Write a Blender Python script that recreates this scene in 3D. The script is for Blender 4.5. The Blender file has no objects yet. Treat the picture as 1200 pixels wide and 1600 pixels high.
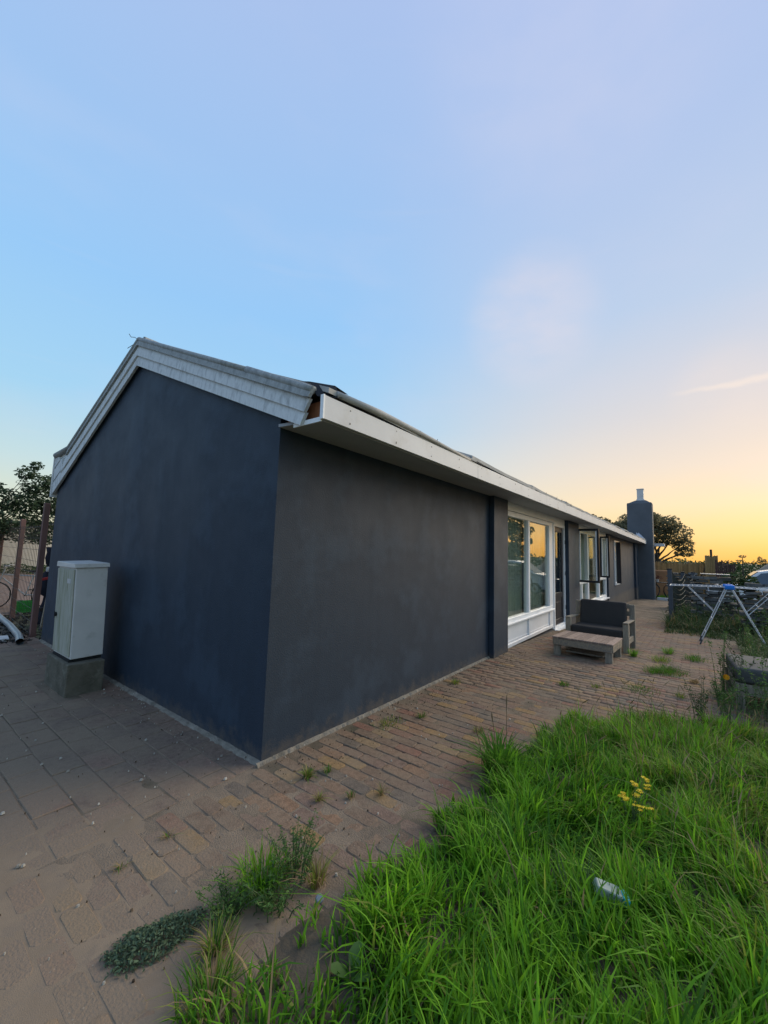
import bpy, bmesh, math, random
import numpy as np
from mathutils import Vector, Matrix
random.seed(7); rng = np.random.default_rng(7)
sc = bpy.context.scene
C = sc.collection
R = math.radians

# ------------------------------------------------------------------ camera
def make_camera():
    yaw, pitch, roll = R(37.445), R(5.709), R(1.763)
    f = Vector((math.cos(pitch)*math.cos(yaw), math.cos(pitch)*math.sin(yaw), math.sin(pitch)))
    r = Vector((math.sin(yaw), -math.cos(yaw), 0)); u = r.cross(f)
    r2 = math.cos(roll)*r + math.sin(roll)*u
    u2 = -math.sin(roll)*r + math.cos(roll)*u
    cd = bpy.data.cameras.new('camera'); co = bpy.data.objects.new('camera', cd); C.objects.link(co)
    co.matrix_world = Matrix(((r2.x, u2.x, -f.x, -2.0), (r2.y, u2.y, -f.y, -2.615), (r2.z, u2.z, -f.z, 1.6), (0, 0, 0, 1)))
    cd.sensor_fit = 'HORIZONTAL'; cd.sensor_width = 36; cd.lens = 36*628.2/1200
    cd.clip_start = 0.05; cd.clip_end = 3000
    sc.camera = co
make_camera()
sc.render.resolution_x = 768; sc.render.resolution_y = 1024
sc.view_settings.view_transform = 'Standard'; sc.view_settings.look = 'None'
sc.view_settings.exposure = 0.27; sc.view_settings.gamma = 1.0; sc.view_settings.use_curve_mapping = False

# ------------------------------------------------------------------ sky and sun
SUN_AZ = -24.0      # degrees from +X towards +Y
GLOW_AZ = -20.0
def s2l(c):
    return tuple(((v/255)/12.92 if v/255 <= 0.04045 else ((v/255+0.055)/1.055)**2.4) for v in c)
def make_world():
    w = bpy.data.worlds.new('World'); sc.world = w; w.use_nodes = True
    nt = w.node_tree; nt.nodes.clear(); N = nt.nodes.new; L = nt.links.new
    out = N('ShaderNodeOutputWorld'); bg = N('ShaderNodeBackground'); bg.inputs['Strength'].default_value = 0.87
    bg2 = N('ShaderNodeBackground'); bg2.inputs['Strength'].default_value = 0.02
    add = N('ShaderNodeAddShader')
    sky = N('ShaderNodeTexSky'); sky.sky_type = 'NISHITA'; sky.sun_disc = False
    sky.sun_elevation = R(2.5); sky.altitude = 0; sky.dust_density = 2.0; sky.sun_rotation = R(90 - SUN_AZ)
    L(sky.outputs[0], bg2.inputs[0])
    tc = N('ShaderNodeTexCoord'); nrm = N('ShaderNodeVectorMath'); nrm.operation = 'NORMALIZE'
    L(tc.outputs['Generated'], nrm.inputs[0])
    sep = N('ShaderNodeSeparateXYZ'); L(nrm.outputs[0], sep.inputs[0])
    # elevation 0..1 (= 0..90 degrees)
    asin = N('ShaderNodeMath'); asin.operation = 'ARCSINE'; L(sep.outputs['Z'], asin.inputs[0])
    el = N('ShaderNodeMath'); el.operation = 'MULTIPLY'; el.inputs[1].default_value = 2/math.pi; L(asin.outputs[0], el.inputs[0])
    # azimuth closeness to the glow
    flat = N('ShaderNodeCombineXYZ'); L(sep.outputs['X'], flat.inputs[0]); L(sep.outputs['Y'], flat.inputs[1])
    fn = N('ShaderNodeVectorMath'); fn.operation = 'NORMALIZE'; L(flat.outputs[0], fn.inputs[0])
    dot = N('ShaderNodeVectorMath'); dot.operation = 'DOT_PRODUCT'; L(fn.outputs[0], dot.inputs[0])
    dot.inputs[1].default_value = (math.cos(R(GLOW_AZ)), math.sin(R(GLOW_AZ)), 0)
    mr = N('ShaderNodeMapRange'); mr.interpolation_type = 'SMOOTHSTEP'
    mr.inputs['From Min'].default_value = 0.38; mr.inputs['From Max'].default_value = 1.0
    L(dot.outputs['Value'], mr.inputs['Value'])
    def ramp(stops):
        rp = N('ShaderNodeValToRGB'); rp.color_ramp.interpolation = 'EASE'
        e = rp.color_ramp.elements
        while len(e) > 1: e.remove(e[0])
        e[0].position = stops[0][0]/90; e[0].color = (*s2l(stops[0][1]), 1)
        for p, c in stops[1:]:
            k = e.new(p/90); k.color = (*s2l(c), 1)
        rp.color_ramp.interpolation = 'LINEAR'
        L(el.outputs[0], rp.inputs[0]); return rp
    away = ramp([(0, (226, 215, 180)), (4, (214, 220, 200)), (9, (192, 216, 220)), (17, (160, 206, 236)), (30, (148, 196, 240)),
                 (44, (156, 191, 234)), (58, (166, 189, 230)), (90, (150, 178, 224))])
    glow = ramp([(0, (255, 194, 90)), (3, (251, 213, 146)), (6.5, (245, 220, 182)), (11, (232, 216, 200)), (17, (214, 209, 210)),
                 (29, (184, 201, 226)), (44, (173, 193, 229)), (58, (171, 190, 231)), (90, (156, 178, 222))])
    mix = N('ShaderNodeMixRGB'); L(mr.outputs[0], mix.inputs[0]); L(away.outputs[0], mix.inputs[1]); L(glow.outputs[0], mix.inputs[2])
    # the sky opposite the glow stays cool down to the horizon
    anti = ramp([(0, (168, 188, 216)), (6, (166, 192, 222)), (14, (158, 194, 232)), (30, (146, 190, 238)), (58, (160, 186, 232)), (90, (150, 178, 224))])
    ma = N('ShaderNodeMapRange'); ma.interpolation_type = 'SMOOTHSTEP'; ma.inputs['From Min'].default_value = -0.28; ma.inputs['From Max'].default_value = -0.9; L(dot.outputs['Value'], ma.inputs['Value'])
    mixa = N('ShaderNodeMixRGB'); L(ma.outputs[0], mixa.inputs[0]); L(mix.outputs[0], mixa.inputs[1]); L(anti.outputs[0], mixa.inputs[2]); mix = mixa
    # soft high cloud veils
    mp = N('ShaderNodeMapping'); mp.inputs['Scale'].default_value = (1.0, 1.6, 3.2); mp.inputs['Rotation'].default_value = (0.25, 0.1, 0.5)
    L(nrm.outputs[0], mp.inputs[0])
    nz = N('ShaderNodeTexNoise'); nz.inputs['Scale'].default_value = 2.3; nz.inputs['Detail'].default_value = 5; nz.inputs['Roughness'].default_value = 0.5
    L(mp.outputs[0], nz.inputs['Vector'])
    cr = N('ShaderNodeMapRange'); cr.interpolation_type = 'SMOOTHSTEP'
    cr.inputs['From Min'].default_value = 0.46; cr.inputs['From Max'].default_value = 0.78; cr.inputs['To Max'].default_value = 0.16
    L(nz.outputs[0], cr.inputs['Value'])
    cm = N('ShaderNodeMixRGB'); cm.inputs[2].default_value = (*s2l((208, 208, 228)), 1)
    L(cr.outputs[0], cm.inputs[0]); L(mix.outputs[0], cm.inputs[1])
    # thin streaks low over the glow
    mp2 = N('ShaderNodeMapping'); mp2.inputs['Scale'].default_value = (2.0, 2.0, 26.0); L(nrm.outputs[0], mp2.inputs[0])
    nz2 = N('ShaderNodeTexNoise'); nz2.inputs['Scale'].default_value = 1.7; nz2.inputs['Detail'].default_value = 3; L(mp2.outputs[0], nz2.inputs['Vector'])
    cr2 = N('ShaderNodeMapRange'); cr2.interpolation_type = 'SMOOTHSTEP'
    cr2.inputs['From Min'].default_value = 0.60; cr2.inputs['From Max'].default_value = 0.80; cr2.inputs['To Max'].default_value = 0.03
    L(nz2.outputs[0], cr2.inputs['Value'])
    cm2 = N('ShaderNodeMixRGB'); cm2.inputs[2].default_value = (*s2l((255, 226, 206)), 1)
    L(cr2.outputs[0], cm2.inputs[0]); L(cm.outputs[0], cm2.inputs[1])
    # two soft cloud puffs and one thin bar
    cur = cm2.outputs[0]
    for dirv, c0, c1, amt, colr in (((.827, .254, .502), 0.987, 1.0, .46, (222, 214, 222)), ((.944, -.066, .324), 1.0-.006, 1.0, .16, (250, 224, 205)), ((.576, .108, .811), .96, 1.0, .25, (208, 210, 230))):
        dv_ = N('ShaderNodeVectorMath'); dv_.operation = 'DOT_PRODUCT'; dv_.inputs[1].default_value = Vector(dirv).normalized(); L(nrm.outputs[0], dv_.inputs[0])
        m_ = N('ShaderNodeMapRange'); m_.interpolation_type = 'SMOOTHSTEP'; m_.inputs['From Min'].default_value = c0; m_.inputs['From Max'].default_value = c1; L(dv_.outputs['Value'], m_.inputs['Value'])
        nn_ = N('ShaderNodeTexNoise'); nn_.inputs['Scale'].default_value = 7; nn_.inputs['Detail'].default_value = 5; L(mp.outputs[0], nn_.inputs['Vector'])
        mu_ = N('ShaderNodeMath'); mu_.operation = 'MULTIPLY'; L(m_.outputs[0], mu_.inputs[0]); L(nn_.outputs[0], mu_.inputs[1])
        m2_ = N('ShaderNodeMath'); m2_.operation = 'MULTIPLY'; m2_.inputs[1].default_value = amt*1.5; m2_.use_clamp = True; L(mu_.outputs[0], m2_.inputs[0])
        x_ = N('ShaderNodeMixRGB'); x_.inputs[2].default_value = (*s2l(colr), 1); L(m2_.outputs[0], x_.inputs[0]); L(cur, x_.inputs[1]); cur = x_.outputs[0]
    zz = N('ShaderNodeMath'); zz.operation = 'MULTIPLY_ADD'; zz.inputs[1].default_value = 0.03; L(nn_.outputs[0], zz.inputs[0]); L(sep.outputs['Z'], zz.inputs[2])
    za = N('ShaderNodeMath'); za.operation = 'SUBTRACT'; za.inputs[1].default_value = .341; L(zz.outputs[0], za.inputs[0]); zb = N('ShaderNodeMath'); zb.operation = 'ABSOLUTE'; L(za.outputs[0], zb.inputs[0])
    zm = N('ShaderNodeMapRange'); zm.interpolation_type = 'SMOOTHSTEP'; zm.inputs['From Min'].default_value = .009; zm.inputs['From Max'].default_value = .0; L(zb.outputs[0], zm.inputs['Value'])
    dz_ = N('ShaderNodeVectorMath'); dz_.operation = 'DOT_PRODUCT'; dz_.inputs[1].default_value = Vector((.935, -.14, .324)).normalized(); L(nrm.outputs[0], dz_.inputs[0])
    dm_ = N('ShaderNodeMapRange'); dm_.interpolation_type = 'SMOOTHSTEP'; dm_.inputs['From Min'].default_value = .984; dm_.inputs['From Max'].default_value = .998; L(dz_.outputs['Value'], dm_.inputs['Value'])
    zf = N('ShaderNodeMath'); zf.operation = 'MULTIPLY'; L(zm.outputs[0], zf.inputs[0]); L(dm_.outputs[0], zf.inputs[1]); zg = N('ShaderNodeMath'); zg.operation = 'MULTIPLY'; zg.inputs[1].default_value = .38; L(zf.outputs[0], zg.inputs[0])
    xz = N('ShaderNodeMixRGB'); xz.inputs[2].default_value = (*s2l((252, 232, 214)), 1); L(zg.outputs[0], xz.inputs[0]); L(cur, xz.inputs[1]); cur = xz.outputs[0]
    L(cur, bg.inputs[0])
    L(bg.outputs[0], add.inputs[0]); L(bg2.outputs[0], add.inputs[1]); L(add.outputs[0], out.inputs[0])
    sd = bpy.data.lights.new('sun', 'SUN'); sd.energy = 2.2; sd.angle = R(44); sd.color = (1.0, 0.87, 0.68)
    so = bpy.data.objects.new('sun', sd); C.objects.link(so)
    el_ = R(29); d = Vector((math.cos(el_)*math.cos(R(SUN_AZ)), math.cos(el_)*math.sin(R(SUN_AZ)), math.sin(el_)))
    so.rotation_euler = d.to_track_quat('Z', 'Y').to_euler()
make_world()

# ------------------------------------------------------------------ materials
def gz(x): return -0.03*min(max(x-5.0, 0.0), 23.0)
def mat(name, c1, c2=None, rough=0.8, scale=6.0, bump=0.0, bscale=None, spec=0.3, metal=0.0, rnd=0.0, stretch=(1, 1, 1),
        translucent=0.0, island=0.0, detail=6.0, c3=None, c3scale=1.2, c3lo=0.5, c3hi=0.65, rvar=0.0, world=False):
    m = bpy.data.materials.new(name); m.use_nodes = True
    nt = m.node_tree; N = nt.nodes.new; L = nt.links.new
    b = nt.nodes['Principled BSDF']; out = nt.nodes['Material Output']
    b.inputs['Roughness'].default_value = rough; b.inputs['Metallic'].default_value = metal
    b.inputs['Specular IOR Level'].default_value = spec
    tc = N('ShaderNodeTexCoord'); mp = N('ShaderNodeMapping'); mp.inputs['Scale'].default_value = stretch
    if world:
        g = N('ShaderNodeNewGeometry'); L(g.outputs['Position'], mp.inputs[0])
    else:
        L(tc.outputs['Object'], mp.inputs[0])
    nz = N('ShaderNodeTexNoise'); nz.inputs['Scale'].default_value = scale; nz.inputs['Detail'].default_value = detail; nz.inputs['Roughness'].default_value = 0.62
    L(mp.outputs[0], nz.inputs['Vector'])
    rp = N('ShaderNodeMapRange'); rp.inputs['From Min'].default_value = 0.32; rp.inputs['From Max'].default_value = 0.68; L(nz.outputs[0], rp.inputs['Value'])
    mx = N('ShaderNodeMixRGB'); mx.inputs[1].default_value = (*c1, 1); mx.inputs[2].default_value = (*(c2 or tuple(v*0.75 for v in c1)), 1)
    L(rp.outputs[0], mx.inputs[0]); col = mx.outputs[0]
    if c3:
        n3 = N('ShaderNodeTexNoise'); n3.inputs['Scale'].default_value = c3scale; n3.inputs['Detail'].default_value = 7; n3.inputs['Roughness'].default_value = 0.65
        L(mp.outputs[0], n3.inputs['Vector'])
        r3 = N('ShaderNodeMapRange'); r3.inputs['From Min'].default_value = c3lo; r3.inputs['From Max'].default_value = c3hi; L(n3.outputs[0], r3.inputs['Value'])
        m3 = N('ShaderNodeMixRGB'); m3.inputs[2].default_value = (*c3, 1); L(r3.outputs[0], m3.inputs[0]); L(col, m3.inputs[1]); col = m3.outputs[0]
    if rnd or island:
        hs = N('ShaderNodeHueSaturation'); hs.inputs['Hue'].default_value = 0.5
        if island:
            g2 = N('ShaderNodeNewGeometry'); src = g2.outputs['Random Per Island']; amt = island
        else:
            oi = N('ShaderNodeObjectInfo'); src = oi.outputs['Random']; amt = rnd
        v = N('ShaderNodeMapRange'); v.inputs['To Min'].default_value = 1-amt; v.inputs['To Max'].default_value = 1+amt
        L(src, v.inputs['Value']); L(v.outputs[0], hs.inputs['Value']); L(col, hs.inputs['Color']); col = hs.outputs[0]
    L(col, b.inputs['Base Color'])
    if rvar:
        rv = N('ShaderNodeMapRange'); rv.inputs['To Min'].default_value = rough-rvar; rv.inputs['To Max'].default_value = rough+rvar
        L(nz.outputs[0], rv.inputs['Value']); L(rv.outputs[0], b.inputs['Roughness'])
    if bump:
        nb = N('ShaderNodeTexNoise'); nb.inputs['Scale'].default_value = bscale or scale*6; nb.inputs['Detail'].default_value = 6
        L(mp.outputs[0], nb.inputs['Vector'])
        bp = N('ShaderNodeBump'); bp.inputs['Strength'].default_value = bump; bp.inputs['Distance'].default_value = 0.02
        L(nb.outputs[0], bp.inputs['Height']); L(bp.outputs[0], b.inputs['Normal'])
    if translucent:
        t = N('ShaderNodeBsdfTranslucent'); L(col, t.inputs[0]); ms = N('ShaderNodeMixShader'); ms.inputs[0].default_value = translucent
        L(b.outputs[0], ms.inputs[1]); L(t.outputs[0], ms.inputs[2]); L(ms.outputs[0], out.inputs[0])
    return m
M = {}
M['paint_dark'] = mat('anthracite_render', (0.023, 0.038, 0.060), (0.018, 0.030, 0.048), rough=0.62, scale=1.7, bump=0.14, bscale=80, spec=0.32,
                      c3=(0.029, 0.047, 0.072), c3scale=1.6, c3lo=0.50, c3hi=0.62, rvar=0.14)
def add_splash(m):
    nt = m.node_tree; N = nt.nodes.new; L = nt.links.new; b = nt.nodes['Principled BSDF']; src = b.inputs['Base Color'].links[0].from_socket
    g = N('ShaderNodeNewGeometry'); sx = N('ShaderNodeSeparateXYZ'); L(g.outputs['Position'], sx.inputs[0])
    nz = N('ShaderNodeTexNoise'); nz.inputs['Scale'].default_value = 9; nz.inputs['Detail'].default_value = 8; nz.inputs['Roughness'].default_value = 0.7; L(g.outputs['Position'], nz.inputs['Vector'])
    a = N('ShaderNodeMath'); a.operation = 'MULTIPLY_ADD'; a.inputs[1].default_value = -0.55; L(nz.outputs[0], a.inputs[0]); L(sx.outputs['Z'], a.inputs[2])
    r = N('ShaderNodeMapRange'); r.inputs['From Min'].default_value = -0.14; r.inputs['From Max'].default_value = -0.30; r.inputs['To Max'].default_value = 0.55; L(a.outputs[0], r.inputs['Value'])
    x = N('ShaderNodeMixRGB'); x.inputs[2].default_value = (0.12, 0.10, 0.08, 1); L(r.outputs[0], x.inputs[0]); L(src, x.inputs[1])
    # fine roller streaks
    mp = N('ShaderNodeMapping'); mp.inputs['Scale'].default_value = (14, 14, 1.2); L(g.outputs['Position'], mp.inputs[0])
    n2 = N('ShaderNodeTexNoise'); n2.inputs['Scale'].default_value = 1.0; n2.inputs['Detail'].default_value = 5; L(mp.outputs[0], n2.inputs['Vector'])
    r2 = N('ShaderNodeMapRange'); r2.inputs['From Min'].default_value = .3; r2.inputs['From Max'].default_value = .7; r2.inputs['To Min'].default_value = .95; r2.inputs['To Max'].default_value = 1.05; L(n2.outputs[0], r2.inputs['Value'])
    mu = N('ShaderNodeMixRGB'); mu.blend_type = 'MULTIPLY'; mu.inputs[0].default_value = 1; L(x.outputs[0], mu.inputs[1]); L(r2.outputs[0], mu.inputs[2]); L(mu.outputs[0], b.inputs['Base Color'])
add_splash(M['paint_dark'])
M['chim'] = mat('chimney_render', (0.105, 0.115, 0.126), (0.082, 0.090, 0.100), rough=0.75, scale=1.5, bump=0.3, bscale=30)
M['white_board'] = mat('white_painted_board', (0.64, 0.64, 0.645), (0.58, 0.58, 0.585), rough=0.5, scale=2.0, bump=0.05, c3=(0.48, 0.46, 0.43), c3scale=3, c3lo=.55, c3hi=.8)
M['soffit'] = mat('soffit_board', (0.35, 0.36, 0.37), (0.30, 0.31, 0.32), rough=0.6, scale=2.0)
M['white_frame'] = mat('white_window_paint', (0.87, 0.87, 0.86), (0.80, 0.80, 0.79), rough=0.35, scale=3)
M['dark_frame'] = mat('dark_window_paint', (0.028, 0.028, 0.033), rough=0.4, scale=3)
M['asbestos'] = mat('weathered_cement_verge', (0.70, 0.71, 0.70), (0.60, 0.61, 0.60), rough=0.85, scale=55, stretch=(1, 1.0, 0.30), bump=0.12, bscale=90,
                    c3=(0.27, 0.28, 0.28), c3scale=16.0, c3lo=0.50, c3hi=0.80)
M['asbestos_top'] = mat('mossy_cement_roll', (0.42, 0.43, 0.42), (0.26, 0.27, 0.26), rough=0.9, scale=55, stretch=(1, 1.0, 0.4), bump=0.2, bscale=60,
                    c3=(0.17, 0.18, 0.17), c3scale=14.0, c3lo=0.48, c3hi=0.76)
M['roof'] = mat('cement_roof_sheet', (0.48, 0.46, 0.43), (0.36, 0.35, 0.33), rough=0.9, scale=5, bump=0.2, rnd=0.15)
M['felt'] = mat('bitumen_felt', (0.02, 0.022, 0.028), rough=0.7, scale=10, bump=0.2)
M['rust_wood'] = mat('bare_orange_wood', (0.36, 0.14, 0.06), (0.24, 0.09, 0.04), rough=0.8, scale=8, stretch=(1, 6, 1))
M['mortar'] = mat('mortar', (0.27, 0.24, 0.195), (0.14, 0.125, 0.10), rough=0.95, scale=9, bump=0.6, bscale=60)
M['interior'] = mat('interior_plaster', (0.62, 0.58, 0.50), (0.56, 0.53, 0.46), rough=0.9, scale=2)
M['interior_floor'] = mat('interior_floor', (0.16, 0.12, 0.09), rough=0.5, scale=4)
M['curtain'] = mat('net_curtain', (0.78, 0.80, 0.72), (0.68, 0.71, 0.63), rough=0.9, scale=3, translucent=0.4)
M['cab'] = mat('cabinet_grey_plastic', (0.62, 0.595, 0.56), (0.55, 0.53, 0.50), rough=0.45, scale=4, bump=0.05, c3=(0.30, 0.30, 0.26), c3scale=6, c3lo=0.56, c3hi=0.85)
M['cab_door'] = mat('cabinet_algae_door', (0.44, 0.43, 0.37), (0.34, 0.34, 0.26), rough=0.6, scale=5, stretch=(1, 5, 0.8), c3=(0.17, 0.19, 0.10), c3scale=3.0, c3lo=0.46, c3hi=0.72)
M['cab_tag'] = mat('cabinet_label', (0.55, 0.56, 0.55), rough=0.4)
M['concrete'] = mat('mossy_concrete', (0.155, 0.140, 0.108), (0.085, 0.078, 0.056), rough=0.95, scale=7, bump=0.5, bscale=40, c3=(0.21, 0.20, 0.155), c3scale=10, c3lo=0.55, c3hi=0.72)
M['black_gap'] = mat('black_seal', (0.015, 0.015, 0.015), rough=0.8)
M['post_red'] = mat('red_brown_post', (0.20, 0.105, 0.09), (0.13, 0.075, 0.065), rough=0.75, scale=5, stretch=(1, 1, .3))
M['wire'] = mat('fence_wire', (0.03, 0.028, 0.026), rough=0.5, spec=0.5)
M['galv'] = mat('galvanised_pipe', (0.42, 0.45, 0.47), (0.33, 0.36, 0.38), rough=0.35, metal=0.6, scale=4)
M['crate'] = mat('green_plastic', (0.012, 0.19, 0.025), rough=0.4)
M['bike'] = mat('pale_bicycle_metal', (0.55, 0.55, 0.53), rough=0.35, metal=0.3)
M['rubber'] = mat('black_rubber', (0.02, 0.02, 0.02), rough=0.8)
M['cloth_dark'] = mat('dark_navy_cloth', (0.014, 0.016, 0.026), rough=0.9, scale=6, bump=0.4)
M['cloth_red'] = mat('red_cloth', (0.35, 0.03, 0.03), rough=0.8)
M['cloth_white'] = mat('white_plastic', (0.6, 0.6, 0.58), rough=0.6)
M['cream'] = mat('cream_wall', (0.60, 0.54, 0.44), (0.54, 0.48, 0.38), rough=0.9, scale=2)
M['oldwood'] = mat('weathered_wood', (0.36, 0.29, 0.205), (0.23, 0.18, 0.13), rough=0.88, scale=4, stretch=(2, 9, 9), bump=0.4, bscale=14, rnd=0.18, c3=(0.20, 0.19, 0.175), c3scale=4)
M['oldwood_red'] = mat('weathered_red_wood', (0.34, 0.25, 0.195), (0.23, 0.165, 0.13), rough=0.88, scale=4, stretch=(2, 9, 9), bump=0.4, bscale=14, rnd=0.25)
M['greywood'] = mat('grey_weathered_wood', (0.34, 0.29, 0.22), (0.205, 0.175, 0.135), rough=0.9, scale=4, stretch=(9, 9, 2), bump=0.4, bscale=14, rnd=0.15)
M['cushion'] = mat('charcoal_cushion', (0.046, 0.041, 0.038), (0.036, 0.033, 0.031), rough=0.85, scale=4, bump=0.2, bscale=250)
M['cushion2'] = mat('grey_cushion', (0.085, 0.085, 0.082), (0.065, 0.066, 0.062), rough=0.8, scale=3, bump=0.15, bscale=120)
M['alu'] = mat('white_coated_tube', (0.66, 0.68, 0.70), rough=0.35, spec=0.5)
M['blue'] = mat('blue_plastic', (0.02, 0.22, 0.72), rough=0.35)
M['post_grey'] = mat('grey_steel_post', (0.085, 0.095, 0.11), rough=0.55, scale=5)
M['greenwire'] = mat('green_fence_wire', (0.045, 0.055, 0.045), rough=0.6)
M['slate'] = mat('grey_slate', (0.15, 0.145, 0.135), (0.075, 0.075, 0.07), rough=0.9, scale=5, bump=0.5, bscale=25, rnd=0.45, c3=(0.22, 0.21, 0.19), c3scale=6, c3lo=.55, c3hi=.8)
M['reed'] = mat('reed', (0.42, 0.29, 0.13), (0.30, 0.20, 0.09), rough=0.85, scale=6, stretch=(6, 6, .5), island=0.3)
M['brownboard'] = mat('brown_board', (0.085, 0.045, 0.038), (0.055, 0.030, 0.026), rough=0.8, scale=5, rnd=0.25)
M['sand'] = mat('sand_heap', (0.30, 0.26, 0.20), (0.20, 0.17, 0.13), rough=0.95, scale=1.5, bump=0.5, bscale=9)
M['terracotta'] = mat('terracotta_earth', (0.42, 0.21, 0.10), (0.30, 0.15, 0.075), rough=0.95, scale=2, bump=0.3)
M['blackmetal'] = mat('black_metal', (0.02, 0.02, 0.02), rough=0.5, metal=0.2)
M['carpaint'] = mat('white_car_paint', (0.74, 0.74, 0.73), rough=0.25, spec=0.6, scale=1)
M['carglass'] = mat('dark_car_glass', (0.05, 0.065, 0.08), rough=0.08, spec=0.8)
M['lamp'] = mat('car_lamp', (0.5, 0.5, 0.5), rough=0.1)
M['bark'] = mat('bark', (0.085, 0.068, 0.050), (0.05, 0.04, 0.03), rough=0.95, scale=6, stretch=(3, 3, .6), bump=0.6)
M['palebark'] = mat('pale_bark', (0.22, 0.20, 0.175), (0.12, 0.11, 0.10), rough=0.95, scale=6, stretch=(3, 3, .6), bump=0.6)
M['leaf_oak'] = mat('oak_leaf', (0.21, 0.195, 0.11), (0.16, 0.152, 0.088), rough=0.7, island=0.45, translucent=0.55, scale=1)
M['leaf_left'] = mat('dark_green_leaf', (0.080, 0.120, 0.062), (0.058, 0.090, 0.050), rough=0.55, island=0.5, translucent=0.45, scale=2)
M['leaf_bush'] = mat('bush_leaf', (0.065, 0.105, 0.032), (0.045, 0.075, 0.026), rough=0.7, island=0.4, translucent=0.25, scale=2)
M['leaf_weed'] = mat('weed_leaf', (0.105, 0.200, 0.045), (0.075, 0.150, 0.035), rough=0.6, island=0.35, translucent=0.35, scale=4)
M['leaf_mat'] = mat('grey_green_leaf', (0.105, 0.150, 0.078), (0.080, 0.120, 0.062), rough=0.7, island=0.4, translucent=0.2, scale=6)
M['stem'] = mat('weed_stem', (0.10, 0.14, 0.05), (0.08, 0.10, 0.05), rough=0.7)
M['stem_brown'] = mat('dry_stem', (0.16, 0.11, 0.06), rough=0.8)
M['g_mid'] = mat('grass_blade', (0.190, 0.420, 0.024), (0.140, 0.335, 0.020), rough=0.6, island=0.35, translucent=0.5, scale=1.3, spec=0.18)
M['g_dark'] = mat('dark_grass_blade', (0.085, 0.220, 0.020), (0.060, 0.165, 0.017), rough=0.6, island=0.35, translucent=0.45, scale=1.3, spec=0.18)
M['g_yel'] = mat('yellowing_grass_blade', (0.27, 0.34, 0.045), (0.22, 0.29, 0.04), rough=0.5, island=0.3, translucent=0.45, scale=1.3)
M['g_dry'] = mat('dry_grass_blade', (0.34, 0.25, 0.11), (0.27, 0.19, 0.09), rough=0.7, island=0.3, translucent=0.3, scale=1.3)
M['g_dull'] = mat('dull_weed_blade', (0.060, 0.105, 0.026), (0.045, 0.080, 0.022), rough=0.6, island=0.35, translucent=0.3, scale=1.3)  # darker, duller green than the lawn blades, for the rough weeds
M['petal'] = mat('yellow_petal', (0.85, 0.62, 0.02), rough=0.6)
M['petal_o'] = mat('orange_petal', (0.80, 0.36, 0.01), rough=0.6)
M['paper'] = mat('white_paper', (0.36, 0.42, 0.36), rough=0.6)
M['paperblue'] = mat('blue_print', (0.03, 0.46, 0.58), rough=0.5)
M['paperred'] = mat('rusty_print', (0.42, 0.12, 0.04), rough=0.6)
M['lid'] = mat('pale_blue_plastic', (0.20, 0.23, 0.27), rough=0.35)
M['chip'] = mat('pale_chip', (0.42, 0.39, 0.33), (0.32, 0.29, 0.24), rough=0.9, island=0.3)
M['straw'] = mat('litter_bits', (0.10, 0.07, 0.045), (0.06, 0.045, 0.03), rough=0.95, island=0.5)
M['dark_soil'] = mat('dark_soil', (0.125, 0.098, 0.066), (0.080, 0.064, 0.044), rough=0.95, scale=5, bump=0.6, bscale=40)
M['rubble'] = mat('rubble', (0.10, 0.095, 0.085), (0.06, 0.055, 0.05), rough=0.95, scale=9, bump=0.5, island=0.5)

def mat_ground():
    m = mat('dirt_yard', (0.165, 0.130, 0.094), (0.115, 0.092, 0.068), rough=0.95, scale=2.2, bump=0.5, bscale=45, world=True,
            c3=(0.06, 0.085, 0.028), c3scale=0.35, c3lo=0.42, c3hi=0.56)
    return m
M['ground'] = mat_ground()
M['bed'] = mat('joint_sand', (0.270, 0.205, 0.142), (0.150, 0.115, 0.082), rough=0.95, scale=3.0, bump=0.6, bscale=120, world=True, c3=(0.085, 0.075, 0.048), c3scale=1.6, c3lo=0.5, c3hi=0.7)
M['dirt'] = mat('sandy_dirt', (0.275, 0.205, 0.137), (0.205, 0.152, 0.102), rough=0.95, scale=2.6, bump=0.28, bscale=260, world=True, c3=(0.225, 0.170, 0.118), c3scale=14, c3lo=0.5, c3hi=0.6)
M['drive'] = mat('pinkish_yard', (0.27, 0.18, 0.13), (0.22, 0.15, 0.11), rough=0.95, scale=1.5, bump=0.2, world=True)

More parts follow.
